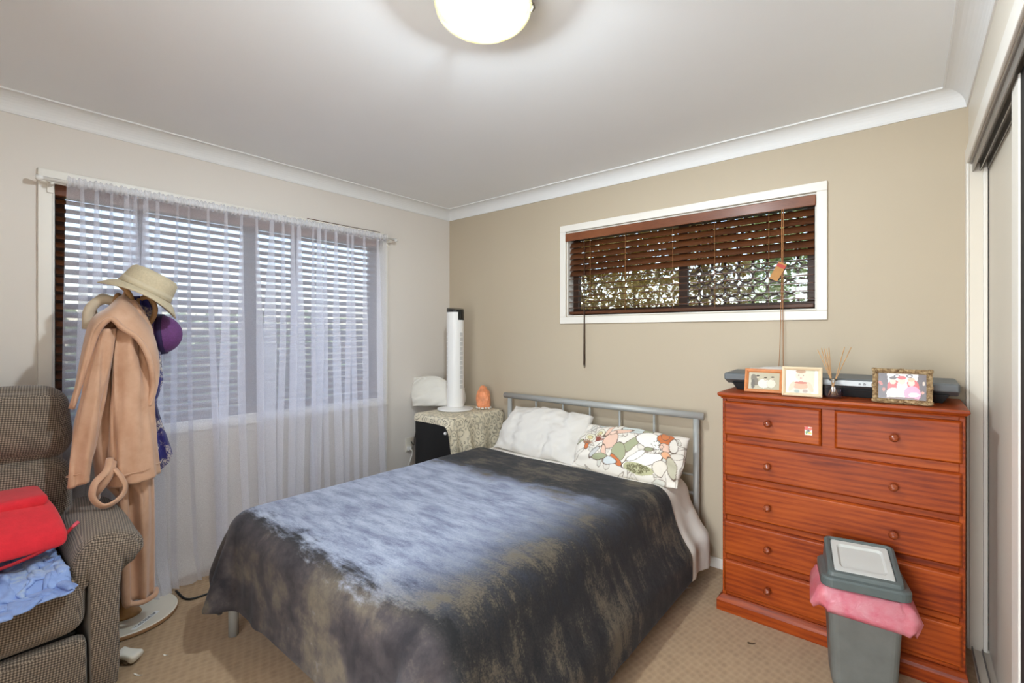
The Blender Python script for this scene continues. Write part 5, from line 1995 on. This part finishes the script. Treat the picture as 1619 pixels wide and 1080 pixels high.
# ------------------------------------------------------------------ litter on the carpet
V, F = pbox_v((0.075, 0.05, 0.04), 0.014, 5)
V = V + 0.006 * hash_noise(V, 51, 60, 2)[:, None]
wp = empty('torn_wrapper', (0.625, -2.352, 0), 'torn white and brown scrap on the carpet below the chair arm', 'litter')
obj('white_wrap', xf(V, (0.640, -2.350, 0.036), (0.2, 0.3, 0.7)), F, 'scrap_white', wp, smooth=True)
V, F = pbox_v((0.085, 0.055, 0.022), 0.010, 5)
V = V + 0.008 * hash_noise(V, 52, 70, 2)[:, None]
obj('brown_wrap', xf(V, (0.612, -2.358, 0.018), (0.0, 0.1, 0.4)), F, 'wrapper_brown', wp, smooth=True)
for nm, loc, lab_, sz in (('paper_scrap', (0.702, -2.242, 0.0), 'tiny white paper speck on the carpet in front of the coat stand board', (0.016, 0.007)),
                          ('paper_scrap', (0.755, -2.345, 0.0), 'short curled white paper strip on the carpet below the torn wrapper', (0.034, 0.006)),
                          ('paper_sheet', (0.700, -1.880, 0.0), 'white paper edge lying on the carpet under the foot of the bed', (0.085, 0.05)),
                          ('paper_scrap', (2.185, -0.330, 0.0), 'small white scrap on the carpet beside the bed near the dresser', (0.030, 0.006)),
                          ('dry_leaf', (2.555, -0.605, 0.0), 'small brown leaf fragment on the carpet in front of the dresser', (0.028, 0.014))):
    pts_ = []
    for k in range(7):
        u = k / 6 - 0.5
        pts_ += [(loc[0] + u * sz[0], loc[1] + u * sz[0] * 0.5 - sz[1] / 2, 0.0015 + 0.005 * (2 * u) ** 2), (loc[0] + u * sz[0], loc[1] + u * sz[0] * 0.5 + sz[1] / 2, 0.0015 + 0.003 * (2 * u) ** 2)]
    obj(nm, pts_, grid_f(7, 2), 'scrap_white' if nm != 'dry_leaf' else 'wrapper_brown', None, solid=0.001, label=lab_, cat='litter')

# dark lead running along the foot of the curtain
tube('power_lead', smoothpath([(0.16, -2.06, 0.006), (0.29, -2.05, 0.006), (0.315, -1.98, 0.006), (0.30, -1.88, 0.006), (0.22, -1.80, 0.006), (0.10, -1.74, 0.006)], 6), 0.005, 'cable_black', None, n=8,
     label='black lead curling along the carpet at the foot of the sheer curtain', cat='cable')

# ------------------------------------------------------------------ outside the windows
obj('garden_ground', [(-9, -9, -0.3), (9, -9, -0.3), (9, 9, -0.3), (-9, 9, -0.3), (-9, -9, -0.5), (9, -9, -0.5), (9, 9, -0.5), (-9, 9, -0.5)],
    [(0, 1, 2, 3), (7, 6, 5, 4), (0, 4, 5, 1), (1, 5, 6, 2), (2, 6, 7, 3), (3, 7, 4, 0)], 'ground_outside', None, kind='structure')


box('trim_added_eave_left', -0.85, -0.12, FRONT - 0.1, 0.85, 2.36, 2.44, 'fence_outside', None, bevel=0, kind='structure')  # unseen eaves added to keep steep sky light off the slats
box('trim_added_eave_back', -0.12, W + 0.7, 0.12, 0.85, 2.36, 2.44, 'fence_outside', None, bevel=0, kind='structure')


def hedge(name, x0, x1, y0, y1, z0, z1, n, mat, label, seed, size=0.055):
    rg = np.random.default_rng(seed)
    C_ = np.stack([rg.uniform(x0, x1, n), rg.uniform(y0, y1, n), z0 + (z1 - z0) * rg.random(n)], 1)
    C_[:, 2] *= 1 + 0.06 * np.sin(C_[:, 0] * 4) 
    A_ = rg.normal(size=(n, 3))
    A_ /= np.linalg.norm(A_, axis=1, keepdims=True)
    B_ = np.cross(A_, rg.normal(size=(n, 3)))
    B_ /= np.linalg.norm(B_, axis=1, keepdims=True)
    s_ = size * rg.uniform(0.5, 1.3, n)[:, None]
    V = np.stack([C_ - A_ * s_, C_ + B_ * s_ * 0.4, C_ + A_ * s_, C_ - B_ * s_ * 0.4], 1).reshape(-1, 3)
    F = [(4 * k, 4 * k + 1, 4 * k + 2, 4 * k + 3) for k in range(n)]
    e = empty(name, ((x0 + x1) / 2, (y0 + y1) / 2, -0.3), label, 'hedge')
    obj('foliage', V, F, mat, e, kind='stuff')
    for k in range(4):
        xs = x0 + (x1 - x0) * (k + 0.5) / 4
        ys = (y0 + y1) / 2
        if (x1 - x0) < (y1 - y0):
            xs, ys = (x0 + x1) / 2, y0 + (y1 - y0) * (k + 0.5) / 4
        tube('stem', [(xs, ys, -0.3), (xs + 0.05, ys, 0.6), (xs - 0.04, ys + 0.03, z1 * 0.8)], [0.03, 0.02, 0.01], 'bark', e, n=7)


hedge('garden_hedge', -0.4, 2.1, 0.9, 1.5, 0.2, 2.9, 30000, 'hedge_gold', 'golden dry-leaved hedge outside the left half of the high window', 61, 0.036)
hedge('garden_hedge', 1.9, 4.4, 1.7, 2.4, 0.2, 2.95, 24000, 'hedge_green', 'pale green hedge outside the right half of the high window', 62, 0.042)
hedge('garden_hedge', -3.4, -2.7, -4.2, 0.6, -0.2, 1.5, 4200, 'hedge_green', 'green garden hedge glimpsed through the big window blind', 63, 0.09)
